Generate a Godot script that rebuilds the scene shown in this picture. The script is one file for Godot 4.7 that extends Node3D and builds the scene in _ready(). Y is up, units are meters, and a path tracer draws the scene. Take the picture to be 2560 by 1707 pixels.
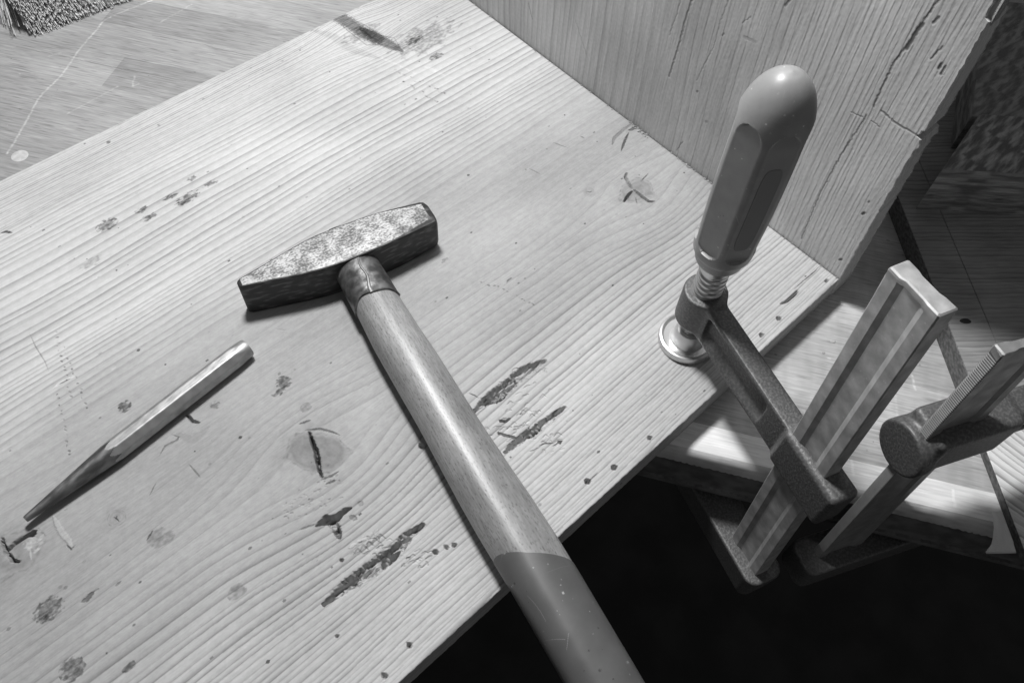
extends Node3D
# A black-and-white workbench close-up. World units are metres; builders work in millimetres.
# Origin: the near corner of the spruce board under the upright; x runs along the board, z across it towards the viewer, y is up.

const CAM := Vector3(-0.3385, 0.36, 0.0677)
const CAM_RIGHT := Vector3(0.73352149, 0.03778839, 0.67861496)
const CAM_DOWN := Vector3(-0.55564057, -0.54166919, 0.63075989)
const CAM_FWD := Vector3(0.39142022, -0.83974194, -0.37632923)
const LAMP := Vector3(-0.115, 0.63, -0.325)
const LAMP_AIM := Vector3(-0.10, 0.0, -0.03)
const BT := 18.0            # thickness of the spruce board, mm
const PX := 3.2             # texture pixels per millimetre on the spruce board
const BL := 460.0           # textured length of the board
const BW := 379.5           # width of the board

var rng := RandomNumberGenerator.new()
var taken := {}
var ba := PackedFloat32Array()   # board: tone
var bh := PackedFloat32Array()   # board: fine relief, mm
var bm := PackedFloat32Array()   # board: deep relief, mm
var bw := 0
var bhh := 0
var wob := FastNoiseLite.new()

func _ready():
	rng.seed = 71
	wob.seed = 5
	wob.frequency = 0.35
	wob.fractal_octaves = 3
	set_camera_and_light()
	build_floor()
	build_bench()
	build_board()
	build_upright()
	build_right_side()
	build_hammer()
	build_punch()
	build_clamp_one()
	build_clamp_two()
	build_brush()
	build_debris()
	build_lamp()

func set_camera_and_light():
	var cam := Camera3D.new()
	cam.name = "camera"
	cam.fov = rad_to_deg(2.0 * atan(853.5 / 2000.0))
	cam.near = 0.01
	cam.far = 20.0
	cam.transform = Transform3D(Basis(CAM_RIGHT, -CAM_DOWN, -CAM_FWD), CAM)
	add_child(cam)
	cam.current = true
	var we := WorldEnvironment.new()
	we.name = "environment"
	var e := Environment.new()
	e.background_mode = Environment.BG_COLOR
	e.background_color = Color(0.5, 0.5, 0.5)
	e.background_energy_multiplier = 0.52
	e.tonemap_mode = Environment.TONE_MAPPER_LINEAR
	e.tonemap_exposure = 1.0
	e.sdfgi_enabled = true
	e.ssao_enabled = true
	e.ssil_enabled = true
	we.environment = e
	add_child(we)
	var l := SpotLight3D.new()
	l.name = "lamp_light"
	l.light_size = 0.055
	l.spot_angle = 78.0
	l.spot_angle_attenuation = 0.3
	l.spot_range = 6.0
	l.spot_attenuation = 2.0
	l.light_energy = 0.56
	l.light_color = Color(1, 1, 1)
	l.shadow_enabled = true
	add_child(l)
	l.look_at_from_position(LAMP, LAMP_AIM, Vector3(1, 0, 0))

# ------------------------------------------------------------------ helpers
func numbered(called: String) -> String:
	if not taken.has(called):
		taken[called] = 0
		return called
	taken[called] += 1
	return "%s_%03d" % [called, taken[called]]

func thing(called, label, category, group = ""):
	var o := Node3D.new()
	o.name = numbered(called)
	add_child(o)
	o.set_meta("label", label)
	o.set_meta("category", category)
	if group:
		o.set_meta("group", group)
	return o

func part(called, mesh, m, parent, label = ""):
	var o := MeshInstance3D.new()
	o.name = called
	o.mesh = mesh
	o.material_override = m
	o.cast_shadow = GeometryInstance3D.SHADOW_CASTING_SETTING_ON
	parent.add_child(o, true)
	if label:
		o.set_meta("label", label)
	return o

func ground_px(px: float, py: float, y := 0.0) -> Vector2:
	# where the line of sight through a photograph pixel meets the level y (mm); gives (x, z) in mm
	var d := CAM_RIGHT * (px - 1280.0) + CAM_DOWN * (py - 853.5) + CAM_FWD * 2000.0
	var t := (y * 0.001 - CAM.y) / d.y
	var p := CAM + d * t
	return Vector2(p.x, p.z) * 1000.0

class MB:
	var v := PackedVector3Array()
	var uv := PackedVector2Array()
	func tri(a, b, c, ua, ub, uc):
		v.append(a); v.append(b); v.append(c)
		uv.append(ua); uv.append(ub); uv.append(uc)
	func quad(a, b, c, d, ua, ub, uc, ud):
		tri(a, b, c, ua, ub, uc)
		tri(a, c, d, ua, uc, ud)

func finish(mb: MB, crease := 38.0, fix := true) -> ArrayMesh:
	# mm -> m, outward winding, normals averaged across edges flatter than the crease angle
	var n := mb.v.size() / 3
	var vol := 0.0
	var fn := PackedVector3Array()
	fn.resize(n)
	for i in n:
		var a := mb.v[i * 3]
		var b := mb.v[i * 3 + 1]
		var c := mb.v[i * 3 + 2]
		fn[i] = (b - a).cross(c - a)
		vol += a.dot(b.cross(c))
	var flip := fix and vol < 0.0
	var at := {}
	var ids := PackedInt32Array()
	ids.resize(n * 3)
	var lists := []
	for i in n * 3:
		var key := Vector3i((mb.v[i] * 1000.0).round())
		if not at.has(key):
			at[key] = lists.size()
			lists.append(PackedInt32Array())
		ids[i] = at[key]
		lists[at[key]].append(i / 3)
	var cosc := cos(deg_to_rad(crease))
	var vv := PackedVector3Array()
	var nn := PackedVector3Array()
	var uu := PackedVector2Array()
	vv.resize(n * 3); nn.resize(n * 3); uu.resize(n * 3)
	for i in n:
		var f := fn[i].normalized()
		for k in 3:
			var s := i * 3 + k
			var sum := Vector3.ZERO
			for j in lists[ids[s]]:
				if fn[j].normalized().dot(f) >= cosc:
					sum += fn[j]
			if sum.length_squared() < 1e-14:
				sum = f
			var to: int = i * 3 + (k if flip else [0, 2, 1][k])
			vv[to] = mb.v[s] * 0.001
			nn[to] = -sum.normalized() if flip else sum.normalized()
			uu[to] = mb.uv[s]
	return arrays(vv, nn, uu, PackedInt32Array())

func arrays(vv, nn, uu, ii) -> ArrayMesh:
	var a := []
	a.resize(Mesh.ARRAY_MAX)
	a[Mesh.ARRAY_VERTEX] = vv
	a[Mesh.ARRAY_NORMAL] = nn
	if uu.size():
		a[Mesh.ARRAY_TEX_UV] = uu
	if ii.size():
		a[Mesh.ARRAY_INDEX] = ii
	var m := ArrayMesh.new()
	m.add_surface_from_arrays(Mesh.PRIMITIVE_TRIANGLES, a)
	return m

func loft(mb: MB, rings: Array, caps := true, vscale := 0.01):
	# rings: arrays of Vector3 (mm), closed around; uv: u around, v along in mm * vscale
	var len := 0.0
	for i in rings.size() - 1:
		var r0: PackedVector3Array = rings[i]
		var r1: PackedVector3Array = rings[i + 1]
		var step := (r1[0] - r0[0]).length()
		var n := r0.size()
		for k in n:
			var k2 := (k + 1) % n
			var u0 := float(k) / n
			var u1 := float(k + 1) / n
			mb.quad(r0[k], r0[k2], r1[k2], r1[k], Vector2(u0, len * vscale), Vector2(u1, len * vscale), Vector2(u1, (len + step) * vscale), Vector2(u0, (len + step) * vscale))
		len += step
	if caps:
		for e in 2:
			var r: PackedVector3Array = rings[0] if e == 0 else rings[rings.size() - 1]
			var c := Vector3.ZERO
			for p in r:
				c += p
			c /= r.size()
			for k in r.size():
				var k2 := (k + 1) % r.size()
				if e == 0:
					mb.tri(c, r[k2], r[k], Vector2(0.5, 0.5), Vector2(0.6, 0.5), Vector2(0.5, 0.6))
				else:
					mb.tri(c, r[k], r[k2], Vector2(0.5, 0.5), Vector2(0.6, 0.5), Vector2(0.5, 0.6))

func lathe(profile: Array, n := 48, caps := true) -> ArrayMesh:
	# profile: Vector2(radius, height) in mm, bottom to top, about the y axis
	var mb := MB.new()
	var rings := []
	for p in profile:
		var r := PackedVector3Array()
		for k in n:
			var a := TAU * k / n
			r.append(Vector3(maxf(p.x, 0.01) * cos(a), p.y, maxf(p.x, 0.01) * sin(a)))
		rings.append(r)
	loft(mb, rings, caps)
	return finish(mb, 38.0, caps)

func bevel_box(lo: Vector3, hi: Vector3, b := 0.5, uvf = null) -> ArrayMesh:
	# a box with chamfered edges, mm
	var mb := MB.new()
	var rings := []
	for e in [[lo.y, b], [lo.y + b, 0.0], [hi.y - b, 0.0], [hi.y, b]]:
		var i: float = e[1]
		var y: float = e[0]
		var r := PackedVector3Array()
		var c := b * 0.999
		for p in [Vector2(lo.x + c, lo.z + i), Vector2(hi.x - c, lo.z + i), Vector2(hi.x - i, lo.z + c), Vector2(hi.x - i, hi.z - c), Vector2(hi.x - c, hi.z - i), Vector2(lo.x + c, hi.z - i), Vector2(lo.x + i, hi.z - c), Vector2(lo.x + i, lo.z + c)]:
			r.append(Vector3(p.x, y, p.y))
		rings.append(r)
	loft(mb, rings)
	if uvf != null:
		for i in mb.v.size():
			mb.uv[i] = uvf.call(mb.v[i])
	return finish(mb, 20.0)

func sdf_mesh(lo: Vector3, hi: Vector3, cell: float, f: Callable) -> ArrayMesh:
	# surface nets of a distance field, mm
	var nx := int(ceil((hi.x - lo.x) / cell)) + 1
	var ny := int(ceil((hi.y - lo.y) / cell)) + 1
	var nz := int(ceil((hi.z - lo.z) / cell)) + 1
	var d := PackedFloat32Array()
	d.resize(nx * ny * nz)
	var q := 0
	for k in nz:
		for j in ny:
			for i in nx:
				d[q] = f.call(Vector3(lo.x + i * cell, lo.y + j * cell, lo.z + k * cell))
				q += 1
	var sx := 1
	var sy := nx
	var sz := nx * ny
	var cellv := PackedInt32Array()
	cellv.resize(nx * ny * nz)
	cellv.fill(-1)
	var vv := PackedVector3Array()
	var offs := [0, sx, sy, sx + sy, sz, sx + sz, sy + sz, sx + sy + sz]
	var edges := [[0, 1], [2, 3], [4, 5], [6, 7], [0, 2], [1, 3], [4, 6], [5, 7], [0, 4], [1, 5], [2, 6], [3, 7]]
	for k in nz - 1:
		for j in ny - 1:
			for i in nx - 1:
				var b := i + j * sy + k * sz
				var neg := 0
				for o in offs:
					if d[b + o] < 0.0:
						neg += 1
				if neg == 0 or neg == 8:
					continue
				var sum := Vector3.ZERO
				var cnt := 0
				for e in edges:
					var da := d[b + offs[e[0]]]
					var db := d[b + offs[e[1]]]
					if (da < 0.0) != (db < 0.0):
						var t := da / (da - db)
						var pa := Vector3(e[0] & 1, (e[0] >> 1) & 1, e[0] >> 2)
						var pb := Vector3(e[1] & 1, (e[1] >> 1) & 1, e[1] >> 2)
						sum += pa.lerp(pb, t)
						cnt += 1
				cellv[b] = vv.size()
				vv.append(lo + (Vector3(i, j, k) + sum / cnt) * cell)
	var ii := PackedInt32Array()
	for k in range(1, nz - 1):
		for j in range(1, ny - 1):
			for i in range(1, nx - 1):
				var b := i + j * sy + k * sz
				for ax in 3:
					var st: int = [sx, sy, sz][ax]
					var in0 := d[b] < 0.0
					if in0 == (d[b + st] < 0.0):
						continue
					var p: int = [sy, sz, sx][ax]
					var r: int = [sz, sx, sy][ax]
					var c0 := cellv[b - p - r]
					var c1 := cellv[b - r]
					var c2 := cellv[b]
					var c3 := cellv[b - p]
					if c0 < 0 or c1 < 0 or c2 < 0 or c3 < 0:
						continue
					if in0:
						ii.append_array(PackedInt32Array([c0, c2, c1, c0, c3, c2]))
					else:
						ii.append_array(PackedInt32Array([c0, c1, c2, c0, c2, c3]))
	var nn := PackedVector3Array()
	nn.resize(vv.size())
	var h := cell * 0.4
	for i in vv.size():
		var p := vv[i]
		var g := Vector3(f.call(p + Vector3(h, 0, 0)) - f.call(p - Vector3(h, 0, 0)), f.call(p + Vector3(0, h, 0)) - f.call(p - Vector3(0, h, 0)), f.call(p + Vector3(0, 0, h)) - f.call(p - Vector3(0, 0, h)))
		nn[i] = g.normalized()
		vv[i] = p * 0.001
	return arrays(vv, nn, PackedVector2Array(), ii)

func rbox(p: Vector3, c: Vector3, h: Vector3, r: float) -> float:
	var q := (p - c).abs() - h + Vector3(r, r, r)
	return Vector3(maxf(q.x, 0), maxf(q.y, 0), maxf(q.z, 0)).length() + minf(maxf(q.x, maxf(q.y, q.z)), 0.0) - r

func smin(a: float, b: float, k: float) -> float:
	var h := clampf(0.5 + 0.5 * (b - a) / k, 0.0, 1.0)
	return lerpf(b, a, h) - k * h * (1.0 - h)

func smax(a: float, b: float, k: float) -> float:
	return -smin(-a, -b, k)

# ------------------------------------------------------------------ textures
func noise(seed_: int, freq: float, octaves := 3, kind := FastNoiseLite.TYPE_SIMPLEX_SMOOTH) -> FastNoiseLite:
	var n := FastNoiseLite.new()
	n.seed = seed_
	n.noise_type = kind
	n.frequency = freq
	n.fractal_type = FastNoiseLite.FRACTAL_FBM
	n.fractal_octaves = octaves
	return n

func noise_bytes(seed_: int, w: int, h: int, cw: int, ch: int, freq: float, octaves := 3) -> PackedByteArray:
	# noise made at cw x ch and stretched to w x h
	var im := noise(seed_, freq, octaves).get_image(cw, ch, false, false, true)
	im.convert(Image.FORMAT_L8)
	im.resize(w, h, Image.INTERPOLATE_CUBIC)
	return im.get_data()

func gray_tex(data: PackedFloat32Array, w: int, h: int, flat_ := true) -> ImageTexture:
	var im := Image.create_from_data(w, h, false, Image.FORMAT_RF, data.to_byte_array())
	if flat_:
		im.convert(Image.FORMAT_L8)
		im.convert(Image.FORMAT_RGB8)
	return ImageTexture.create_from_image(im)

func std(col: float, rough: float, metal := 0.0) -> StandardMaterial3D:
	var m := StandardMaterial3D.new()
	m.albedo_color = Color(col, col, col)
	m.roughness = rough
	m.metallic = metal
	return m

func speckle_tex(seed_: int, size: int, lo: float, hi: float, freq: float, cut: float, soft: float, sx := 1, sy := 1) -> ImageTexture:
	# seamless two-tone noise; sx, sy stretch it
	var im := noise(seed_, freq, 4).get_seamless_image(size / sx, size / sy, false, false, 0.15, true)
	im.convert(Image.FORMAT_L8)
	im.resize(size, size, Image.INTERPOLATE_CUBIC)
	var by := im.get_data()
	var f := PackedFloat32Array()
	f.resize(size * size)
	for i in size * size:
		f[i] = lerpf(lo, hi, smoothstep(cut - soft, cut + soft, by[i] / 255.0))
	return gray_tex(f, size, size)

func worn_tex(seed_: int, size: int, base: float, vary: float, specks: int, scratches: int, light: float) -> ImageTexture:
	# a used surface: soft blotches, small pale specks of dirt or paint, and fine scratches
	var r := RandomNumberGenerator.new()
	r.seed = seed_
	var im := noise(seed_, 0.012, 4).get_seamless_image(size, size, false, false, 0.15, true)
	im.convert(Image.FORMAT_L8)
	var by := im.get_data()
	var f := PackedFloat32Array()
	f.resize(size * size)
	for i in size * size:
		f[i] = base + (by[i] / 255.0 - 0.5) * vary
	for k in specks:
		var c := Vector2(r.randf() * size, r.randf() * size)
		var rad := r.randf_range(0.7, 2.0) if r.randf() < 0.9 else r.randf_range(2.0, 3.6)
		var br := r.randf_range(0.3, 1.0) * light
		if r.randf() < 0.3:
			br *= -0.6
		for dy in range(-4, 5):
			for dx in range(-4, 5):
				var w := clampf(rad + 0.5 - Vector2(dx, dy).length() * (1.0 + 0.4 * sin(dx * 2.0 + k)), 0.0, 1.0)
				if w > 0.0:
					f[posmod(int(c.y) + dy, size) * size + posmod(int(c.x) + dx, size)] += br * w
	for k in scratches:
		var p := Vector2(r.randf() * size, r.randf() * size)
		var dir := Vector2.from_angle(r.randf() * TAU)
		var br := r.randf_range(-0.5, 1.0) * light * 0.6
		for e in r.randi_range(12, 90):
			p += dir
			dir = dir.rotated(r.randf_range(-0.02, 0.02))
			f[posmod(int(p.y), size) * size + posmod(int(p.x), size)] += br
	return gray_tex(f, size, size)

func tri_map(m: StandardMaterial3D, mm: float):
	m.uv1_triplanar = true
	m.uv1_scale = Vector3.ONE * (1000.0 / mm)
	m.uv1_triplanar_sharpness = 4.0

func relief(m: StandardMaterial3D, tex: Texture2D, mm: float):
	m.heightmap_enabled = true
	m.heightmap_texture = tex
	m.heightmap_scale = mm * 0.1

func cast_iron() -> StandardMaterial3D:
	var m := std(1.0, 0.5, 0.35)
	m.albedo_texture = speckle_tex(11, 256, 0.36, 0.46, 0.04, 0.6, 0.3)
	relief(m, speckle_tex(12, 256, 0.0, 1.0, 0.05, 0.5, 0.45), 0.07)
	tri_map(m, 20.0)
	return m

func steel_bar(lo := 0.42, hi := 0.62) -> StandardMaterial3D:
	var m := std(1.0, 0.36, 0.42)
	m.albedo_texture = worn_tex(21, 512, (lo + hi) * 0.5, (hi - lo) * 1.6, 150, 60, 0.14)
	m.roughness_texture = speckle_tex(22, 256, 0.44, 0.60, 0.02, 0.5, 0.4)
	m.roughness_texture_channel = BaseMaterial3D.TEXTURE_CHANNEL_RED
	m.roughness = 1.0
	tri_map(m, 60.0)
	return m

func ring_table(spacing: Callable, span0: float, span1: float, pith: float, seed_: int) -> Array:
	# annual rings across a board: two tables over [span0, span1] at 0.05 mm: tone and height
	var r := RandomNumberGenerator.new()
	r.seed = seed_
	var n := int((span1 - span0) * 20.0) + 1
	var tone := PackedFloat32Array()
	var high := PackedFloat32Array()
	tone.resize(n)
	high.resize(n)
	tone.fill(1.0)
	for side in 2:
		var p := pith
		while p > span0 - 5.0 and p < span1 + 5.0:
			var sp: Vector2 = spacing.call(p)
			var w: float = sp.x * r.randf_range(0.6, 1.4)
			var amp: float = sp.y * r.randf_range(0.45, 1.35)
			var late: float = r.randf_range(2.0, 4.2)
			var q := p + w if side == 1 else p - w
			var i0 := int((minf(p, q) - span0) * 20.0)
			var i1 := int((maxf(p, q) - span0) * 20.0)
			for i in range(maxi(i0, 0), mini(i1, n - 1)):
				var t := float(i - i0) / maxf(i1 - i0, 1)
				if side == 0:
					t = 1.0 - t
				var dark := pow(t, late) * (1.0 - smoothstep(0.93, 1.0, t))
				tone[i] = 1.0 - amp * dark - 0.25 * amp * t
				high[i] = dark * 0.14 * clampf(sp.x / 3.0, 0.3, 1.2)
			p = q
	return [tone, high]

# ------------------------------------------------------------------ setting
func build_floor():
	var m := std(0.16, 0.9)
	m.albedo_texture = speckle_tex(31, 256, 0.12, 0.17, 0.02, 0.5, 0.4)
	tri_map(m, 600.0)
	m.albedo_color = Color(1, 1, 1)
	var f = part("floor", bevel_box(Vector3(-2600, -900, -2600), Vector3(2600, -860, 2600), 1.0), m, self)
	f.set_meta("kind", "structure")

const BD := Vector2(0.546, 0.838)    # along the bench front (x, z)
const BN := Vector2(-0.838, 0.546)   # out of the bench front

func bench_at(t: float, y: float, s: float) -> Vector3:
	var p := BD * t + BN * s
	return Vector3(p.x, y, p.y)

func bench_texture() -> StandardMaterial3D:
	var w := 1700
	var h := 640
	var k := 2.0   # px per mm ; t from -690, s from -200
	var f := PackedFloat32Array()
	f.resize(w * h)
	var fib := noise_bytes(41, w, h, w / 30, h, 0.30, 3)
	var fle := noise_bytes(42, w, h, w / 14, h, 0.45, 2)
	var blo := noise_bytes(43, w, h, w / 12, h / 4, 0.03, 3)
	var cross := noise_bytes(44, w, h, w / 2, h / 10, 0.12, 2)
	for j in h:
		var s := j / k - 200.0
		var row := int(floor((s + 205.3) / 31.7))
		var lip := s > 103.8
		for i in w:
			var q := j * w + i
			var t := i / k - 690.0
			var jl: float = fposmod(row * 197.0, 430.0)
			var seg := int(floor((t + 1000.0 + jl) / 430.0))
			var tone: float = 0.60 + 0.05 * sin(row * 12.9 + seg * 7.7)
			if lip:
				tone = 0.95
			var a := fib[q] / 255.0 - 0.5
			var b := fle[q] / 255.0
			tone += a * 0.13 + (blo[q] / 255.0 - 0.5) * 0.10
			if b > 0.62:
				tone -= (b - 0.62) * (0.45 if not lip else 0.25)
			if b < 0.36:
				tone += (0.36 - b) * 0.3
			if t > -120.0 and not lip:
				tone += 0.16 + (cross[q] / 255.0 - 0.5) * 0.07  # right end painted paler to make up for weak lamp light, plus cross marks
			f[q] = tone
	# scratches and spots
	var lines := [
		[[380, 0], [270, 45], [240, 75], [200, 120], [150, 190], [100, 240], [60, 310], [28, 365], [15, 385]], [[480, 10], [400, 55]], [[336, 190], [331, 214], [346, 208]], [[295, 215], [165, 285]],
		[[150, 133], [120, 140]], [[2281, 935], [2286, 960], [2290, 975]], [[1725, 1062], [1756, 1072]], [[2384, 1222], [2389, 1268]], [[2130, 1150], [2135, 1190]], [[2230, 880], [2245, 1050]], [[2440, 1330], [2330, 1300]]]
	var thick := [1.1, 0.7, 0.8, 0.5, 0.6, 1.2, 0.6, 0.9, 0.8, 0.5, 0.5]
	for n in lines.size():
		var l: Array = lines[n]
		for e in l.size() - 1:
			var p0 := ground_px(l[e][0], l[e][1], -BT)
			var p1 := ground_px(l[e + 1][0], l[e + 1][1], -BT)
			var steps := int(p0.distance_to(p1) * k * 2.0) + 1
			for c in steps:
				var pa := ground_px(l[maxi(e - 1, 0)][0], l[maxi(e - 1, 0)][1], -BT)
				var pb := ground_px(l[mini(e + 2, l.size() - 1)][0], l[mini(e + 2, l.size() - 1)][1], -BT)
				var p := p0.cubic_interpolate(p1, pa, pb, float(c) / steps)
				p += Vector2(wob.get_noise_1d(c * 0.3 + n * 50.0), wob.get_noise_1d(c * 0.3 + 400.0)) * 0.7
				if wob.get_noise_1d(c * 0.8 + n * 90.0) < -0.25:
					continue
				var x := int((p.dot(BD) + 690.0) * k)
				var y := int((p.dot(BN) + 200.0) * k)
				for dy in range(-1, 2):
					for dx in range(-1, 2):
						if x + dx >= 0 and x + dx < w and y + dy >= 0 and y + dy < h:
							f[(y + dy) * w + x + dx] += 0.035 * thick[n] * (1.0 if dx == 0 and dy == 0 else 0.4)
	for n in 420:
		var x := rng.randi_range(3, w - 4)
		var y := rng.randi_range(3, h - 4)
		var dk := rng.randf_range(-0.22, 0.12)
		var lx := rng.randi_range(1, 4)
		for dx in lx:
			f[y * w + mini(x + dx, w - 1)] += dk
			f[(y + 1) * w + mini(x + dx, w - 1)] += dk * 0.6
	for n in 9:
		var y := rng.randi_range(10, h - 40)
		var x0 := rng.randi_range(0, w - 300)
		for dx in rng.randi_range(120, 300):
			var yy := y + int(wob.get_noise_1d(dx * 0.05 + n * 30.0) * 5.0)
			f[clampi(yy, 0, h - 1) * w + x0 + dx] -= 0.12
	var m := std(1.0, 0.45)
	m.albedo_texture = gray_tex(f, w, h)
	relief(m, gray_tex(f, w, h, false), 0.10)
	m.texture_repeat = true
	return m

func bench_uv(p: Vector3) -> Vector2:
	var q := Vector2(p.x, p.z)
	return Vector2((q.dot(BD) + 690.0) / 850.0, (q.dot(BN) + 200.0) / 320.0)

func build_bench():
	var root = thing("workbench", "scratched beech workbench top of glued staves with a pale rounded front edge", "workbench")
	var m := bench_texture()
	# staves, glued side by side
	for row in range(-6, 10):
		var s0 := -205.3 + row * 31.7
		var s1 := minf(s0 + 31.7, 104.0)
		if s0 > 100.0:
			continue
		var jl: float = fposmod(row * 197.0, 430.0)
		for seg in range(-1, 4):
			var t0 := seg * 430.0 - 1000.0 - jl + 430.0
			var t1 := t0 + 430.0
			if t1 < -900.0 or t0 > 260.0:
				continue
			t1 = minf(t1, 260.0)
			var mb := MB.new()
			var g := 0.015
			var rings := []
			var drop := rng.randf_range(0.0, 0.05)
			for e in [[-BT - drop, 0.06], [-BT - 0.06 - drop, 0.0], [-59.0, 0.0]]:
				var i: float = e[1] + g
				rings.append(PackedVector3Array([bench_at(t0 + i, e[0], s0 + i), bench_at(t1 - i, e[0], s0 + i), bench_at(t1 - i, e[0], s1 - i), bench_at(t0 + i, e[0], s1 - i)]))
			loft(mb, rings)
			for i in mb.v.size():
				mb.uv[i] = bench_uv(mb.v[i])
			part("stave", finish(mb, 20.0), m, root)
	# rounded front lipping with a rippled lower edge
	var mb2 := MB.new()
	var rings2 := []
	var rings3 := []
	var t := -900.0
	while t < 262.0:
		var near := t > -130.0 and t < 180.0
		var ph := t / 3.9 + 0.7 * wob.get_noise_1d(t * 0.2)
		var rip: float = (absf(sin(ph * PI)) - 0.5) * (0.9 + 0.8 * wob.get_noise_1d(t * 0.06 + 90.0))
		var rip2: float = (absf(sin(t / 4.6 * PI)) - 0.5) * (0.8 + wob.get_noise_1d(t * 0.1 + 30.0))
		for side in 2:
			var r := PackedVector3Array()
			var prof := [Vector2(104.05, -BT - 0.05), Vector2(112.0, -BT), Vector2(117.5, -18.15), Vector2(120.0, -18.7), Vector2(121.8, -20.0), Vector2(122.8, -22.2), Vector2(123.2, -25.0), Vector2(123.2, -27.5), Vector2(123.0, -29.6 - rip), Vector2(121.6, -30.2 - rip), Vector2(104.05, -29.0)]
			if side == 1:
				prof = [Vector2(104.05, -28.0), Vector2(121.0, -28.0), Vector2(121.0, -32.5), Vector2(120.7, -53.0), Vector2(121.0, -55.2 + rip2), Vector2(122.4, -56.0 + rip2), Vector2(122.8, -58.5), Vector2(121.8, -60.0), Vector2(104.05, -60.0)]
			for p in prof:
				r.append(bench_at(t, p.y, p.x))
			(rings2 if side == 0 else rings3).append(r)
		t += 0.8 if near else 20.0
	loft(mb2, rings2)
	for i in mb2.v.size():
		var q := mb2.v[i]
		mb2.uv[i] = bench_uv(Vector3(q.x, 0, q.z)) + Vector2(0, (-BT - q.y) / 1600.0)
	var core := MB.new()
	loft(core, rings3)
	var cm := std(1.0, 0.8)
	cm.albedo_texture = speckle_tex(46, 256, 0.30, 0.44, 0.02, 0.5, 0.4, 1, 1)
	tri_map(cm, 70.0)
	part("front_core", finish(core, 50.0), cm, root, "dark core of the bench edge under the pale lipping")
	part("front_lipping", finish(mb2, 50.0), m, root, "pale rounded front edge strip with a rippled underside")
	# pale dowel plug
	var dm := std(1.0, 0.6)
	dm.albedo_texture = speckle_tex(51, 128, 0.68, 0.76, 0.03, 0.5, 0.45)
	tri_map(dm, 14.0)
	var plug := lathe([Vector2(5.2, -BT - 6.0), Vector2(5.2, -BT + 0.12), Vector2(4.9, -BT + 0.3), Vector2(0.0, -BT + 0.34)], 32)
	var d = part("dowel_plug", plug, dm, root, "pale round wooden plug let into the bench top")
	var dp := ground_px(48, 390, -BT)
	d.position = Vector3(dp.x, 0, dp.y) * 0.001
	for sp in [[2083, 853, 1.5], [2059, 881, 1.0]]:
		var o = part("nail_head", lathe([Vector2(sp[2], -BT - 3.0), Vector2(sp[2], -BT + 0.15), Vector2(sp[2] * 0.7, -BT + 0.5), Vector2(0, -BT + 0.4)], 16), dm, root)
		var np := ground_px(sp[0], sp[1], -BT)
		o.position = Vector3(np.x, 0, np.y) * 0.001

# ------------------------------------------------------------------ the spruce board
func bidx(x: float, z: float) -> Vector2:
	return Vector2((x + BL) * PX, (z + BW) * PX)

func stroke(pts: Array, hw: float, tone: float, depth: float, taper := true, rag := 0.5):
	# a dent, stain or scratch along photograph pixels on the board top; hw = half width in mm
	var p := PackedVector2Array()
	var total := 0.0
	for a in pts:
		p.append(ground_px(a[0], a[1]))
	var acc := PackedFloat32Array([0.0])
	for i in p.size() - 1:
		total += p[i].distance_to(p[i + 1])
		acc.append(total)
	var lo := p[0]
	var hi := p[0]
	for a in p:
		lo = lo.min(a)
		hi = hi.max(a)
	var mg := hw * 1.6 + 1.0
	var i0 := maxi(int((lo.x - mg + BL) * PX), 0)
	var i1 := mini(int((hi.x + mg + BL) * PX), bw - 1)
	var j0 := maxi(int((lo.y - mg + BW) * PX), 0)
	var j1 := mini(int((hi.y + mg + BW) * PX), bhh - 1)
	for j in range(j0, j1 + 1):
		for i in range(i0, i1 + 1):
			var q := Vector2(i / PX - BL, j / PX - BW)
			var best := 1e9
			var at := 0.0
			for e in p.size() - 1:
				var ab := p[e + 1] - p[e]
				var t := clampf((q - p[e]).dot(ab) / maxf(ab.length_squared(), 1e-6), 0.0, 1.0)
				var dd := q.distance_to(p[e] + ab * t)
				if dd < best:
					best = dd
					at = (acc[e] + t * (acc[e + 1] - acc[e])) / maxf(total, 1e-6)
			var w := hw * (sqrt(maxf(sin(PI * clampf(at, 0.02, 0.98)), 0.0)) if taper else 1.0)
			w *= 1.0 + rag * wob.get_noise_2d(q.x * 1.3, q.y * 5.0)
			var f := clampf((w - best) / maxf(0.3, w * 0.38), 0.0, 1.0)
			if f <= 0.0:
				continue
			var id := j * bw + i
			var streak := 0.75 + 0.7 * wob.get_noise_2d(q.x * 0.3 + 50.0, (q.y - q.x * 0.02) * 4.0)
			ba[id] *= lerpf(1.0, tone, f * clampf(streak + 0.2, 0.3, 1.0))
			bh[id] -= depth * f

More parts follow.
